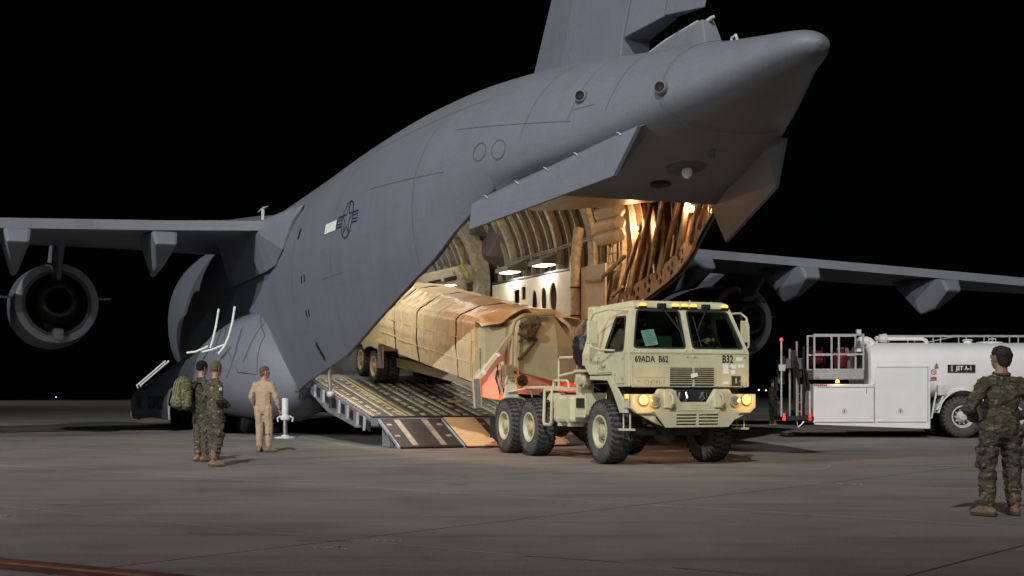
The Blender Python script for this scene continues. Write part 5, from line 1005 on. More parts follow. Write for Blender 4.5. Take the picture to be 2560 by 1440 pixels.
# tank barrel
def barrel_ring(x, k=1.0): return [(x, 1.25 + 1.22 * k * math.copysign(abs(math.cos(a)) ** 0.62, math.cos(a)), 1.92 + 0.80 * k * math.copysign(abs(math.sin(a)) ** 0.62, math.sin(a))) for a in [2 * math.pi * q / 48 for q in range(48)]]
MB().rings([barrel_ring(1.40, 0.93), barrel_ring(1.44, 0.99), barrel_ring(1.5, 1), barrel_ring(9.5, 1), barrel_ring(9.6, 0.97)]).build('tank', WHITE, fuel, smooth=True, ang=40)
MB().rings([barrel_ring(1.38, 0.93), barrel_ring(1.395, 0.93)]).build('tank_end', mat('tank_end_grey', (0.35, 0.36, 0.37), 0.6), fuel)
# cabinets
c1 = MB().hull([(-0.20, 0.0, 0.42), (1.52, 0.0, 0.42), (-0.20, 0.0, 1.52), (1.52, 0.0, 1.52), (-0.20, 2.4, 0.42), (1.52, 2.4, 0.42), (-0.20, 2.4, 1.52), (1.52, 2.4, 1.52)]).build('pump_cabinet', WHITE, fuel, bevel=0.03)
c2 = MB().hull([(1.54, -0.01, 0.42), (3.06, -0.01, 0.42), (1.54, -0.01, 2.02), (3.06, -0.01, 2.02), (1.54, 0.5, 0.42), (3.06, 0.5, 0.42), (1.54, 0.25, 2.3), (3.06, 0.25, 2.3)]).build('side_cabinet', WHITE, fuel, bevel=0.02)
MB().hull([(-0.18, -0.012, 0.42), (3.07, -0.022, 0.42), (-0.18, -0.012, 0.38), (3.07, -0.022, 0.26), (-0.18, 0.02, 0.42), (3.07, 0.02, 0.42), (3.07, 0.02, 0.26)]).build('skirt', WHITE, fuel)
for pth in ([(-0.1, -0.003, 1.43), (1.5, -0.003, 1.43)], [(1.6, -0.013, 2.0), (3.03, -0.013, 2.0), (3.03, -0.013, 0.45)], [(-0.16, -0.004, 0.445), (1.48, -0.004, 0.445)], [(1.58, -0.014, 0.445), (3.0, -0.014, 0.445)], [(1.30, -0.003, 1.40), (1.30, -0.003, 1.25)]): MB().tube(pth, 0.009, 4).build('cabinet_seam', mat('seam_grey', (0.14, 0.14, 0.15), 0.8), fuel)
MB().tube([(3.075, -0.02, 0.27), (3.075, -0.02, 2.05)], 0.02, 6).build('cabinet_post', WHITE, fuel)
for x in (0.68, 2.26):
    l_ = MB().lathe([(0, 0.075), (0.012, 0.078), (0.012, 0.06), (0.002, 0.055)], (x, -0.012, 0.76), (0, -1, 0), 20).build('latch', WHITED, fuel, smooth=True); MB().ball((x - 0.01, -0.018, 0.755), 0.022).build('latch_key', DARK, l_)
for x in (1.48, 1.64): box('stain_tag', (x - 0.05, -0.016, 0.585), (0.09, 0.004, 0.012), mat('tag_yellow', (0.45, 0.4, 0.2), 0.8), fuel)
RT = mat('reflective_red', (0.45, 0.03, 0.03), 0.4)
for q in range(7): box('red_reflector', (-0.17 + q * 0.055, -0.006, 1.485), (0.046, 0.006, 0.045), RT, fuel)
# work platform with railing
pf = MB().box((0.48, 0.30, 1.79), (1.42, 0.9, 0.28)).build('platform', mat('platform_grey', (0.42, 0.43, 0.44), 0.5, 0.2, var=0.15), fuel, bevel=0.02)
ALU = mat('aluminium_tube', (0.62, 0.63, 0.63), 0.4, 0.6, var=0.15)
for y in (-0.14, 0.74):
    rr_ = MB()
    for x in (-0.21, 0.48, 1.17): rr_.box((x, y, 2.42), (0.05, 0.05, 1.0))
    for z in (2.91, 2.36, 1.93): rr_.box((0.48, y, z), (1.43, 0.045, 0.045))
    rr_.build('railing', ALU, fuel)
    for x in (0.25, 0.6, 0.86): MB().box((x, 0.74, 2.4), (0.03, 0.03, 0.95)).build('railing_post', RT if x < 0.3 else ALU, fuel)
box('floodlamp_box', (1.05, -0.1, 3.0), (0.13, 0.12, 0.12), WHITED, fuel, 0.01); box('amber_marker', (-0.12, -0.155, 1.70), (0.1, 0.02, 0.05), emit('amber_dull', (0.6, 0.13, 0.02), 0.15), fuel)
bc = MB().lathe([(0, 0.06), (0.04, 0.06)], (0.5, 0.1, 1.52), (0, 0, 1), 14).build('beacon', DARK, fuel); MB().lathe([(0.04, 0.055), (0.1, 0.05), (0.12, 0.02)], (0.5, 0.1, 1.52), (0, 0, 1), 14).build('lens', emit('amber_beacon', (1.0, 0.38, 0.04), 5), bc)
lamp('beacon_light', 'POINT', (0.5, -0.0, 1.62), 3, (1, 0.5, 0.12), fuel, 0.05)
MB().ball((0.7, 0.6, 2.25), (0.22, 0.2, 0.3)).build('red_hose_reel', mat('reel_red', (0.11, 0.012, 0.015), 0.5), fuel, smooth=True); MB().lathe([(-0.2, 0.3), (-0.18, 0.34), (-0.16, 0.2), (0.16, 0.2), (0.18, 0.34), (0.2, 0.3)], (0.1, 1.0, 2.3), (1, 0, 0), 20).build('hose_reel', mat('reel_dark_red', (0.12, 0.015, 0.015), 0.6), fuel)
MB().hull([(0.65, 0.9, 1.9), (1.1, 0.9, 1.9), (0.7, 0.9, 2.55), (1.05, 0.9, 2.6), (0.65, 1.2, 1.9), (1.1, 1.2, 1.9), (0.7, 1.2, 2.6)]).build('hose_bag', mat('hose_pink', (0.22, 0.11, 0.11), 0.7), fuel, bevel=0.05)
for x in (-0.55, -0.75, -0.35): MB().tube([(x, 0.6, 0.6), (x, 0.6, 2.6 + 0.15 * math.sin(x * 9))], 0.03, 6).build('mast_tube', ALU if x < -0.5 else DARK, fuel)
random.seed(21)
for q in range(9): box('hose_locker', (random.uniform(-0.95, -0.3), random.uniform(0.5, 1.8), random.uniform(0.9, 2.3)), (random.uniform(.1, .3), random.uniform(.1, .4), random.uniform(.2, .6)), DARK if q % 3 else mat('locker_grey', (0.12, 0.12, 0.12), 0.7), fuel, 0.02)
for q in range(5): x_ = random.uniform(-0.95, -0.25); MB().tube([(x_, 0.35, 0.7), (x_ + random.uniform(-.08, .08), 0.3, 1.5), (x_ + random.uniform(-.1, .1), 0.35, random.uniform(1.9, 2.6))], 0.03, 6).build('delivery_hose', BLACK, fuel, smooth=True)
# rear bumper structure with lamps on the left end
box('rear_deck', (-0.58, 0.9, 0.55), (0.8, 1.8, 0.12), DARK, fuel, 0.02); box('rear_chassis', (0.3, 1.2, 0.62), (1.6, 1.0, 0.3), DARK, fuel)
for q, (x, z) in enumerate(((-1.03, 0.60), (-0.30, 0.60))): 
    tl_ = MB().hull([(x - 0.035, 0.0, z - 0.1), (x + 0.045, 0.0, z - 0.1), (x - 0.02, 0.0, z + 0.1), (x + 0.02, 0.0, z + 0.1), (x - 0.03, 0.08, z - 0.1), (x + 0.03, 0.08, z - 0.1), (x, 0.08, z + 0.1)]).build('tail_lamp', REDL if False else emit('red_tail', (1, 0.03, 0.02), 2.5), fuel)
MB().tube([(-1.05, 0.3, 0.6), (-1.05, 0.3, 2.72)], 0.025, 6).build('lamp_mast', WHITED, fuel); MB().ball((-1.05, 0.3, 2.79), 0.045).build('mast_lamp', emit('red_mast', (1, 0.03, 0.04), 5), fuel)
lamp('mast_lamp_light', 'POINT', (-1.05, 0.15, 2.79), 1.0, (1, 0.05, 0.05), fuel, 0.05)
for x in (-0.62, -0.52): MB().tube([(x, 0.1, 0.62), (x, 0.1, 1.5)], 0.02, 6).build('ladder_rail', ALU, fuel)
for z in (0.75, 1.0, 1.25): MB().tube([(-0.62, 0.1, z), (-0.52, 0.1, z)], 0.012, 5).build('ladder_rung', ALU, fuel)
box('rear_plate', (-0.30, 0.3, 0.98), (0.05, 0.6, 0.7), WHITED, fuel, 0.01); MB().tube([(-0.66, 0.1, 0.5), (-0.62, 0.05, 0.3), (-0.45, 0.05, 0.46)], 0.02, 6).build('tow_eye', ALU, fuel)
MB().hull([(-1.12, 0.25, 1.9), (-0.95, 0.25, 1.9), (-1.14, 0.25, 2.08), (-0.93, 0.25, 2.08), (-1.1, 0.3, 1.9), (-0.95, 0.3, 2.08)]).build('mast_sign', WHITED, fuel)
MB().hull([(-0.26, 0.0, 0.76), (-0.22, 0.0, 0.76), (-0.24, 0.0, 0.9), (-0.26, 0.03, 0.76), (-0.22, 0.03, 0.76), (-0.24, 0.03, 0.9)]).build('red_triangle', RT, fuel)
# roof pipework
tube('vent_pipe', [(1.20, 0.5, 2.45), (1.22, 0.5, 2.72), (1.3, 0.5, 2.80), (1.5, 0.5, 2.78), (1.62, 0.5, 2.66)], 0.09, WHITE, fuel, 10)
for x in (1.28, 1.42): MB().ball((x, 0.5, 2.76), 0.13).build('vent_valve', WHITE, fuel, smooth=True)
tube('roof_pipe', [(1.75, 0.75, 2.83), (2.5, 0.75, 2.83), (3.1, 0.75, 2.83), (3.2, 0.75, 2.78), (3.24, 0.75, 2.66)], 0.055, WHITE, fuel, 10)
MB().lathe([(0, 0.05), (0.05, 0.06), (0.1, 0.06), (0.12, 0.11), (0.2, 0.12), (0.24, 0.12), (0.26, 0.14), (0.32, 0.14), (0.34, 0.08)], (1.72, 0.7, 2.84), (1, 0, 0), 18).build('coupling', WHITED, fuel, smooth=True)
for x in (1.78, 2.05): MB().tube([(x, 0.72, 2.6), (x, 0.72, 2.76)], 0.03, 6).build('pipe_support', WHITE, fuel)
for y in (1.0, 1.7):
    rr_ = MB(); rr_.box((5.2, y, 2.93), (6.4, 0.03, 0.03))
    for x in frange(2.2, 8.2, 8): rr_.box((x, y, 2.82), (0.03, 0.03, 0.22))
    rr_.build('roof_rail', ALU, fuel)
MB().bar((3.2, 1.0, 2.72), (4.2, 1.0, 2.92), 0.025, 0.025).build('roof_brace', ALU, fuel)
MB().lathe([(0, 0.36), (0.04, 0.38), (0.06, 0.34), (0.08, 0.1)], (5.15, 1.1, 2.69), (0, 0, 1), 24).build('manhole_lid', WHITE, fuel, smooth=True); tube('lid_handle', [(5.05, 0.85, 2.76), (5.05, 0.85, 2.83), (5.25, 0.85, 2.83), (5.25, 0.85, 2.76)], 0.012, WHITE, fuel)
MB().lathe([(0, 0.12), (0.08, 0.12), (0.1, 0.16), (0.14, 0.1)], (4.42, 0.8, 2.68), (0, 0, 1), 16).build('roof_valve', WHITE, fuel, smooth=True)
# signs on the barrel
sg = box('jet_a1_sign', (3.98, -0.012, 1.965), (0.78, 0.02, 0.21), BLACK, fuel, 0.0)
text_mesh('sign_lettering', 'JET A-1', 0.17, mat('sign_white', (0.8, 0.8, 0.78), 0.6), sg, (4.05, -0.024, 1.965), (1, 0, 0), (0, 0, 1), 0.004, 0.85)
for x in (3.685, 3.715): box('sign_bar', (x, -0.024, 1.965), (0.012, 0.004, 0.16), MATS['sign_white'], sg)
ns = box('no_smoking_sign', (3.19, -0.02, 1.80), (0.19, 0.01, 0.29), PAPER, fuel)
MB().plate([circ(3.19, 1.86, 0.078, n=24), circ(3.19, 1.86, 0.058, n=24)], (0, -0.028, 0), (1, 0, 0), (0, 0, 1), 0.003).build('red_ring', RT, ns); MB().bar((3.14, -0.028, 1.91), (3.24, -0.028, 1.81), 0.004, 0.016).build('red_slash', RT, ns); MB().bar((3.15, -0.0285, 1.865), (3.23, -0.0285, 1.865), 0.003, 0.014).build('cigarette_symbol', BLACK, ns)
box('red_caption', (3.19, -0.028, 1.695), (0.17, 0.004, 0.055), RT, ns)
hz = MB().plate([[(3.21, 2.02), (3.33, 2.02), (3.27, 2.13)]], (0, -0.02, 0), (1, 0, 0), (0, 0, 1), 0.004).build('warning_triangle', mat('warning_yellow', (0.4, 0.32, 0.05), 0.6), fuel); box('warning_symbol', (3.27, -0.026, 2.055), (0.015, 0.004, 0.05), BLACK, hz); box('warning_caption', (3.27, -0.02, 1.995), (0.12, 0.004, 0.03), mat('caption_grey', (0.2, 0.2, 0.18), 0.7), hz)
for x in (3.19, 3.98): MB().box((x, 0.12, 1.9), (0.03, 0.25, 0.03)).build('sign_bracket', WHITE, fuel)
# wheel, mudguard, ladder box
fw_ = None
for x in (4.02, 5.45):
    for y, sd in ((0.16, -1), (2.25, 1)): wheel('wheel', fuel, (x, y, 0.60), 0.60, 0.36, 0.3, sd, WHITED, lugs=30)
    MB().tube([(x, 0.3, 0.6), (x, 2.1, 0.6)], 0.1, 10).build('axle', DARK, fuel)
mg = MB(); rs = []
for a in frange(R(10), R(172), 18): rs.append([(4.02 + 0.72 * math.cos(a), y, 0.60 + 0.72 * math.sin(a) * 1.08) for y in (-0.08, 0.5)] + [(4.02 + 0.69 * math.cos(a), y, 0.60 + 0.69 * math.sin(a) * 1.08) for y in (0.5, -0.08)])
mg.rings(rs).build('mudguard', WHITE, fuel, smooth=True, fixn=True)
box('fold_step', (3.42, 0.02, 1.35), (0.24, 0.2, 0.3), WHITED, fuel, 0.02); MB().bar((3.3, 0.05, 0.8), (3.5, 0.0, 1.25), 0.08, 0.05).build('step_arm', WHITED, fuel); MB().bar((3.16, 0.1, 0.55), (3.3, 0.1, 1.3), 0.05, 0.05).build('step_arm', WHITED, fuel)
for y in (0.8, 1.7): box('chassis_rail', (4.2, y, 0.85), (9.0, 0.12, 0.3), DARK, fuel)
box('truck_cab', (9.9 + 0.9, 1.25, 1.65), (1.9, 2.4, 2.3), WHITE, fuel, 0.12)
for y, sd in ((0.16, -1), (2.25, 1)): wheel('wheel', fuel, (10.6, y, 0.60), 0.60, 0.36, 0.3, sd, WHITED, lugs=20)

# ================================================================ people.  Local frame: facing +y, x to their right
def capsule(mb, a, ra, b, rb, sq=(1, 1, 1)):
    pts = []
    for c, r in ((Vector(a), ra), (Vector(b), rb)):
        for i in range(5):
            t = math.pi * i / 4
            for k in range(8): pts.append(c + Vector((r * sq[0] * math.sin(t) * math.cos(k * math.pi / 4 + i), r * sq[1] * math.sin(t) * math.sin(k * math.pi / 4 + i), r * sq[2] * math.cos(t))))
    mb.hull(pts)
def blob(name, caps, m, parent, voxel=0.014, smooth=6, wr=0.0, wf=9.0, seed=0.0):
    mb = MB()
    for c in caps: capsule(mb, *c)
    o = mb.build(name, m)
    rm = o.modifiers.new('r', 'REMESH'); rm.mode = 'VOXEL'; rm.voxel_size = voxel
    sm = o.modifiers.new('s', 'SMOOTH'); sm.iterations = smooth; sm.factor = 0.5
    dg = bpy.context.evaluated_depsgraph_get(); me = bpy.data.meshes.new_from_object(o.evaluated_get(dg)); old = o.data
    bpy.data.objects.remove(o); bpy.data.meshes.remove(old)
    if wr:
        nn = [v.normal.copy() for v in me.vertices]
        for v, n in zip(me.vertices, nn):
            p = v.co; d = noise.noise((p.x * wf * 0.7 + seed, p.y * wf * 0.7, p.z * wf * 1.5 + p.x * 5)) + 0.6 * noise.noise((p.x * wf * 1.7, p.y * wf * 1.7 + seed, p.z * wf * 3.0 - p.x * 9)); d = -abs(d) * 1.6 + 0.35
            v.co = p + n * d * wr
    me.name = name; me.materials.clear(); me.materials.append(m); me.shade_smooth()
    o = bpy.data.objects.new(name, me); col.objects.link(o); o.parent = parent; return o
SKIN = mat('skin', (0.36, 0.20, 0.14), 0.55, var=0.12, vscale=14)
HAIRD = mat('hair_dark', (0.025, 0.018, 0.014), 0.7, var=0.4, vscale=40, bump=0.6, bscale=90)
OCP = camo('camo_uniform', [((0.11, 0.098, 0.068), 0.5, 1), ((0.075, 0.071, 0.046), 0.47, 1.0), ((0.20, 0.175, 0.13), 0.60, 1.6), ((0.068, 0.050, 0.038), 0.55, 1.2), ((0.030, 0.030, 0.020), 0.585, 1.9)], 10)
OCPG = camo('camo_green_pack', [((0.15, 0.15, 0.085), 0.5, 1), ((0.09, 0.10, 0.045), 0.46, 1.0), ((0.22, 0.21, 0.135), 0.57, 1.4), ((0.045, 0.05, 0.025), 0.58, 1.7)], 11)
BOOT = mat('boot_tan', (0.20, 0.14, 0.075), 0.8, var=0.2, vscale=20)
TAN = mat('flight_suit_tan', (0.40, 0.29, 0.19), 0.85, var=0.08, vscale=6, bump=0.3, bscale=25)
def finger_set(mb_caps, wrist, hand_dir, side, palm_n, curl=0.5, s=1.0):
    """palm and five fingers; side = direction of the thumb, palm_n = direction the palm faces"""
    d = Vector(hand_dir).normalized(); n = Vector(palm_n); n = (n - d * n.dot(d)).normalized(); sd = Vector(side); sd = (sd - d * sd.dot(d) - n * sd.dot(n)).normalized(); w = Vector(wrist)
    pc = w + d * 0.085 * s
    for o_ in (-0.028, -0.01, 0.01, 0.028): mb_caps.append((w + d * 0.02 * s + sd * o_ * s * 0.7, 0.019 * s, pc + sd * o_ * s, 0.015 * s))
    for o_, ln in ((0.030, 0.072), (0.010, 0.082), (-0.011, 0.076), (-0.031, 0.060)):
        p = pc + sd * o_ * s; dd = d.copy()
        for q in range(3):
            dd = (dd + n * curl * (0.55 + 0.3 * q)).normalized(); e = p + dd * ln * s * (0.45, 0.32, 0.26)[q]; mb_caps.append((p, (0.0095 - 0.001 * q) * s, e, (0.0088 - 0.001 * q) * s)); p = e
    p = w + d * 0.03 * s + sd * 0.03 * s; e = p + (d * 0.6 + sd * 0.7 + n * 0.35).normalized() * 0.045 * s; mb_caps.append((p, 0.014 * s, e, 0.012 * s)); mb_caps.append((e, 0.012 * s, e + (d + sd * 0.15 + n * 0.3).normalized() * 0.035 * s, 0.009 * s))
def person(loc, rz, H, J, outfit, label, head_turn=0.0, hair='cap', seed=0.0, cap_mat=None, glove=None, group=None, sit=False):
    """J: joints for a 1.80 m figure, scaled by H/1.80"""
    k = H / 1.80; root = empty('person', loc, rz); tag(root, label, 'person', group)
    V = lambda p: Vector(p) * k
    nk, hd = V(J.get('neck', (0, 0, 1.50))), V(J.get('head', (0, 0.02, 1.67)))
    sh = [V(J['shL']), V(J['shR'])]; el = [V(J['elL']), V(J['elR'])]; wr = [V(J['wrL']), V(J['wrR'])]
    hp = [V(J['hpL']), V(J['hpR'])]; kn = [V(J['knL']), V(J['knR'])]; an = [V(J['anL']), V(J['anR'])]
    pel = (hp[0] + hp[1]) / 2; chest = V(J.get('chest', (0, 0, 1.28)))
    Hm = Matrix.Rotation(head_turn, 3, 'Z'); hv = lambda p: hd + Hm @ (Vector(p) * k)
    body = [(pel, .13 * k, chest, .13 * k, (1.1, .8, 1)), (chest, .13 * k, nk - V((0, 0, .04)), .09 * k, (1.2, .8, 1)), (nk - V((0, 0, .03)), .06 * k, hv((0, -.01, -.06)), .056 * k)]
    body += [(hv((0, -.015, .02)), .088 * k, hv((0, .02, .0)), .082 * k, (.92, 1.05, 1.12)), (hv((0, .035, -.06)), .062 * k, hv((0, .05, -.085)), .042 * k), (hv((0, .085, .0)), .014 * k, hv((0, .108, -.035)), .017 * k), (hv((-.035, .08, .02)), .018 * k, hv((.035, .08, .02)), .018 * k), (hv((-.02, .088, -.068)), .011 * k, hv((.02, .088, -.068)), .011 * k)]
    for s_ in (-1, 1): body += [(hv((s_ * .083, -.01, .01)), .017 * k, hv((s_ * .080, 0.0, -.035)), .011 * k, (.5, 1, 1.2))]
    for s_ in (0, 1):
        body += [(sh[s_], .05 * k, el[s_], .034 * k), (el[s_], .034 * k, wr[s_], .028 * k), (hp[s_], .075 * k, kn[s_], .048 * k), (kn[s_], .046 * k, an[s_], .036 * k), (an[s_], .04 * k, an[s_] + V(J.get('toeL' if s_ == 0 else 'toeR', (0, .12, -.05))), .03 * k)]
        hdir = V(J.get('handdL' if s_ == 0 else 'handdR', tuple(wr[s_] - el[s_]))); finger_set(body, wr[s_], hdir, J.get('thumb', (0, 1, 0)) if 'thumb' in J else (0, 1, 0.1), J.get('palmL' if s_ == 0 else 'palmR', ((1 if s_ == 0 else -1), 0, 0)), J.get('curl', 0.45), k)
    bo = blob('body', body, SKIN, root, 0.0085, 3)
    for s_ in (-1, 1): MB().ball(hv((s_ * .031, .088, .005)), .0125 * k, 10, 6).build('eye', mat('eye_white', (0.6, 0.58, 0.55), 0.3), bo, smooth=True)
    top, trm = outfit
    jk_ = [(pel + V((0, 0, -.045)), .168 * k, pel + V((0, 0, .16)), .152 * k, (1.12, .84, .6)), (pel + V((0, 0, .14)), .150 * k, chest, .160 * k, (1.12, .80, 1)), (chest, .165 * k, nk - V((0, .0, .10)), .125 * k, (1.18, .76, .9)), (nk - V((0, 0, .06)), .082 * k, nk - V((0, 0, .015)), .070 * k, (1, 1, .7))]
    for s_ in (0, 1): jk_ += [(nk - V((0, 0, .075)), .085 * k, sh[s_], .072 * k), (sh[s_], .077 * k, el[s_], .063 * k), (el[s_], .068 * k, wr[s_] - (wr[s_] - el[s_]) * J.get('cuff', 0.08), .050 * k)]
    jacket = blob('jacket' if top is not TAN else 'flight_suit_top', jk_, top, root, 0.013, 4, (0.020 if top is not TAN else 0.012) * k, 9 if top is not TAN else 6, seed)
    tr_ = [(pel + V((0, -.01, .08)), .142 * k, pel + V((0, -.01, -.04)), .148 * k, (1.12, .86, .8))]
    for s_ in (0, 1): tr_ += [(hp[s_], .115 * k, hp[s_].lerp(kn[s_], .55), .098 * k, (1, 1.05, 1)), (hp[s_].lerp(kn[s_], .5), .100 * k, kn[s_], .086 * k), (kn[s_], .086 * k, kn[s_].lerp(an[s_], .55), .083 * k, (1, 1.08, 1)), (kn[s_].lerp(an[s_], .5), .083 * k, kn[s_].lerp(an[s_], .90), .066 * k)]
    trs = blob('trousers' if trm is not TAN else 'flight_suit_legs', tr_, trm, root, 0.013, 4, (0.024 if trm is not TAN else 0.010) * k, 8 if trm is not TAN else 5, seed + 3)
    if trm is not TAN:
        for s_, sg_ in ((0, -1), (1, 1)):
            c = hp[s_].lerp(kn[s_], .72) + V((sg_ * .085, 0, 0)); blob('cargo_pocket', [(c + V((0, -.05, .09)), .035 * k, c + V((0, .05, -.08)), .04 * k, (.8, 1, 1)), (c + V((0, .05, .09)), .035 * k, c + V((0, -.05, -.08)), .04 * k, (.8, 1, 1))], trm, trs, 0.012, 3, 0.008, 14, seed)
    for s_ in (0, 1):
        t_ = V(J.get('toeL' if s_ == 0 else 'toeR', (0, .15, -.06))); a_ = an[s_]; fd_ = Vector((t_.x, t_.y, 0)).normalized() * k; base = Vector((a_.x, a_.y, a_.z - .09 * k))
        bt = blob('boot', [(a_ + V((0, 0, .16)), .062 * k, a_ + V((0, 0, .02)), .056 * k), (base + fd_ * -.055 + V((0, 0, .045)), .046 * k, base + fd_ * .10 + V((0, 0, .042)), .050 * k), (base + fd_ * .09 + V((0, 0, .040)), .050 * k, base + fd_ * .155 + V((0, 0, .034)), .036 * k), (a_ + fd_ * .0, .055 * k, base + fd_ * .09 + V((0, 0, .06)), .042 * k)], BOOT, root, 0.011, 3, 0.004, 20, seed)
        MB().hull([base + fd_ * x + Vector((-fd_.y, fd_.x, 0)) * y + Vector((0, 0, z)) for x, y in ((-.10, -.032), (-.10, .032), (.0, .044), (.0, -.044), (.11, .05), (.11, -.05), (.185, .02), (.185, -.02)) for z in (-0.0, .028 * k)]).build('boot_sole', mat('boot_sole', (0.07, 0.055, 0.035), 0.9), bt, bevel=0.006)
    if hair == 'cap':
        cp = blob('knit_cap', [(hv((0, -.02, .045)), .100 * k, hv((0, .012, .05)), .097 * k, (.95, 1.04, 1.05)), (hv((0, -.02, .0)), .096 * k, hv((0, .01, .02)), .096 * k, (.96, 1.04, .55))], cap_mat, root, 0.009, 3, 0.004, 30, seed)
    else:
        m_ = cap_mat; blob('hair', [(hv((0, -.028, .040)), .093 * k, hv((0, .015, .055)), .080 * k, (.96, 1.02, .95)), (hv((0, -.050, -.045)), .066 * k, hv((0, -.035, .03)), .090 * k, (1.05, .80, 1))], m_, root, 0.008, 2, 0.004, 40, seed)
    if top is not TAN:
        MB().tube([nk + V((0.072 * math.cos(a), 0.07 * math.sin(a) - .005, .005 + .012 * math.sin(a))) for a in frange(0, 2 * math.pi, 16)], .016 * k, 6, False).build('collar', top, jacket, smooth=True)
    if glove:
        pass
    return root, k
ST = dict(shL=(-.175, -.01, 1.405), shR=(.175, -.01, 1.405), elL=(-.27, -.02, 1.15), elR=(.27, -.02, 1.15), wrL=(-.27, .06, .90), wrR=(.27, .06, .90), hpL=(-.095, 0, .93), hpR=(.095, 0, .93), knL=(-.12, .02, .50), knR=(.12, .02, .50), anL=(-.14, -.02, .10), anR=(.14, -.02, .10))
# soldier at the right edge, seen from behind, hands in front of the body
g_ = gpt(2503, 1290)
J = dict(ST, head=(-.0, .01, 1.675), elL=(-.36, -.06, 1.14), elR=(.36, -.06, 1.14), wrL=(-.20, .14, 1.02), wrR=(.20, .14, 1.02), anL=(-.15, -.02, .10), anR=(.15, .03, .10), knL=(-.13, .02, .50), knR=(.13, .04, .50), toeL=(-.06, .14, -.06), toeR=(.03, .15, -.06), handdL=(.6, .5, -.3), handdR=(-.6, .5, -.3), chest=(0, -.01, 1.28))
person((g_.x, g_.y, 0), R(10), 1.80, J, (OCP, OCP), 'large soldier in camouflage at the right edge, bareheaded with his back to the camera', R(16), 'hair', 1.0, HAIRD)[0].scale = (1.13, 1.10, 1.0)
# man in the tan flight suit
g_ = gpt(659, 1131)
J = dict(ST, elL=(-.27, -.02, 1.17), elR=(.29, -.04, 1.17), wrL=(-.26, .10, .97), wrR=(.34, .02, .92), cuff=0.35, anL=(-.09, .0, .10), anR=(.12, -.02, .10), knL=(-.095, .02, .50), knR=(.115, .02, .50), toeR=(.12, .09, -.06), toeL=(-.03, .15, -.06), head=(.015, .03, 1.675), curl=0.3)
pr, k_ = person((g_.x, g_.y, 0), R(-14), 1.86, J, (TAN, TAN), 'man in a tan flight suit standing beside the ramp with his back to the camera', R(-42), 'hair', 4.0, mat('hair_shaved', (0.10, 0.06, 0.045), 0.7, var=0.3, vscale=40))
MB().lathe([(0, .045), (.008, .045)], Vector((.262, -.01, 1.33)) * k_, (1, 0, .1), 16).build('sleeve_patch', mat('patch_yellow', (0.45, 0.36, 0.14), 0.8), pr); MB().lathe([(.009, .03), (.011, .03)], Vector((.262, -.01, 1.33)) * k_, (1, 0, .1), 14).build('patch_centre', BLACK, pr)
MB().tube([Vector((.345 + .03 * math.cos(a), .025 + .032 * math.sin(a), .905)) * k_ for a in frange(0, 6.28, 12)], .012, 6, False).build('wrist_strap', BLACK, pr); MB().tube([Vector((.36, .05, .86)) * k_, Vector((.375, .055, .80)) * k_], .02, 8).build('orange_ear_plugs', mat('orange_plastic', (0.75, 0.18, 0.02), 0.5), pr)
MB().hull([Vector(p) * k_ for p in ((.06, -.075, .40), (.17, -.07, .405), (.06, -.085, .36), (.17, -.08, .365), (.07, -.06, .38), (.17, -.05, .385))]).build('knee_pocket_flap', BLACK, pr)
# two soldiers on the left
g_ = gpt(537, 1166)
J = dict(ST, elL=(-.27, -.06, 1.16), elR=(.27, -.06, 1.16), wrL=(-.16, .18, 1.05), wrR=(.16, .18, 1.05), anL=(-.09, .02, .10), anR=(.10, -.06, .10), handdL=(.5, .6, -.2), handdR=(-.5, .6, -.2), toeR=(.08, .14, -.06), toeL=(-.02, .15, -.06))
pr, k_ = person((g_.x, g_.y, 0), R(-52), 1.84, J, (OCP, OCP), 'soldier in camouflage with an olive knit cap, nearest of the pair on the left', R(12), 'cap', 7.0, mat('knit_olive', (0.13, 0.10, 0.05), 0.95, var=0.15, vscale=60, bump=0.8, bscale=130))
box('sleeve_patch', Vector((.285, -.03, 1.33)) * k_, (.012, .045, .05), PAPER, pr)
g_ = gpt(492, 1157)
J = dict(ST, elL=(-.27, -.06, 1.16), elR=(.27, .0, 1.16), wrL=(-.18, .16, 1.02), wrR=(.18, .18, 1.02), anL=(-.10, .0, .10), anR=(.10, .02, .10), handdL=(.5, .6, -.2), handdR=(-.5, .6, -.2))
pr, k_ = person((g_.x, g_.y + 0.35, 0), R(-48), 1.88, J, (OCP, OCP), 'soldier in camouflage with a black knit cap, farther of the pair on the left', R(10), 'cap', 9.0, mat('knit_black', (0.008, 0.008, 0.009), 0.95, bump=0.8, bscale=130))
# his rucksack
M_ = Matrix.Translation((g_.x, g_.y + 0.35, 0)) @ Matrix.Rotation(R(-48), 4, 'Z')
pk = empty('rucksack', M_ @ Vector((-.02, -.36, .97)), R(-48)); tag(pk, 'bulging camouflage rucksack on the back of the soldier with the black cap', 'rucksack')
blob('pack_body', [((-.11, 0, .12), .13, (-.11, .0, .50), .11, (1, 1, 1)), ((.11, 0, .12), .13, (.11, 0, .50), .11), ((-.1, 0, .14), .13, (.1, 0, .14), .13), ((0, .02, .5), .13, (0, 0, .56), .08)], OCPG, pk, 0.013, 3, 0.018, 10, 2)
blob('front_pouch', [((-.09, -.13, .12), .08, (.09, -.13, .12), .08), ((-.07, -.12, .22), .07, (.07, -.12, .22), .07)], OCPG, pk, 0.012, 3, 0.01, 14, 5)
for x in (-.22, .22): blob('side_pouch', [((x, -.02, .12), .07, (x, -.02, .30), .06)], OCPG, pk, 0.012, 3, 0.01, 14, x)
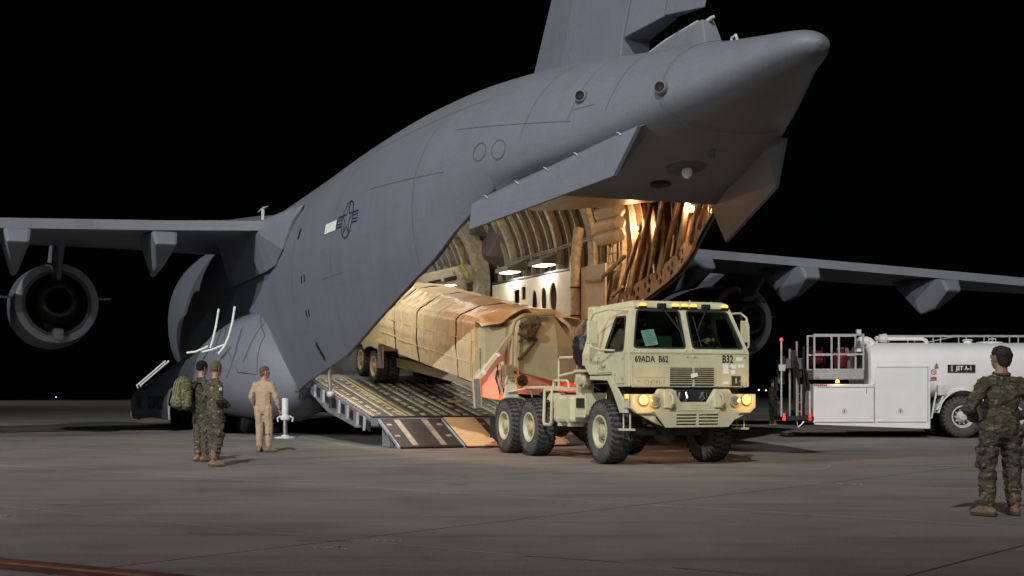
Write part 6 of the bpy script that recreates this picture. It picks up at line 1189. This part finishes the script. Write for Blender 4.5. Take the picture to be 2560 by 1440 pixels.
for x in (-.08, 0.0, .08): MB().tube([(x, -.12, .52), (x, -.155, .4), (x, -.165, .28), (x, -.215, .14)], .014, 6).build('webbing_strap', mat('webbing', (0.22, 0.22, 0.13), 0.9), pk)
for x in (-.1, .1): MB().tube([(x, .1, .52), (x * 1.2, .2, .56), (x * 1.3, .32, .50), (x * 1.4, .36, .35)], .025, 6).build('shoulder_strap', OCPG, pk)
MB().tube([(-.04, .06, .58), (-.02, .06, .64), (.02, .06, .64), (.04, .06, .58)], .012, 6).build('carry_handle', BLACK, pk)
# dark figure by the fuel truck's rear
g_ = gpt(1932, 1066)
J = dict(ST, elL=(-.25, 0, 1.16), elR=(.26, -.02, 1.16), wrL=(-.18, .14, 1.0), wrR=(.24, .1, .95), anL=(-.16, .0, .10), anR=(.16, .0, .10))
person((g_.x, g_.y, 0), R(-75), 1.80, J, (mat('overall_brown', (0.045, 0.032, 0.018), 0.9), mat('overall_dark', (0.02, 0.018, 0.015), 0.9)), 'dim figure in dark work clothes standing at the rear of the fuel tanker', 0, 'cap', 12.0, mat('knit_black', (0.008, 0.008, 0.009)))
# crew in the truck cab, seated facing forward
TM = Matrix.Translation(truck.location) @ Matrix.Rotation(TR, 4, 'Z')
SIT = dict(shL=(-.18, 0, .60), shR=(.18, 0, .60), elL=(-.25, .08, .36), elR=(.25, .08, .36), wrL=(-.12, .30, .42), wrR=(.12, .30, .42), hpL=(-.09, 0, .08), hpR=(.09, 0, .08), knL=(-.12, .40, .10), knR=(.12, .40, .10), anL=(-.12, .48, -.18), anR=(.12, .48, -.18), neck=(0, 0, .66), head=(0, .03, .83), chest=(0, -.01, .42), handdL=(.3, .5, .1), handdR=(-.3, .5, .1), curl=0.8)
for y, lab in ((0.80, 'soldier in camouflage at the steering wheel inside the truck cab'), (-0.32, 'soldier in camouflage sitting in the truck cab behind the paper')):
    p = TM @ Vector((0.12 if y > 0 else -0.05, y, 1.84)); person(p, TR - R(90), 1.72, SIT, (OCP, OCP), lab, 0, 'hair', y * 9, HAIRD)
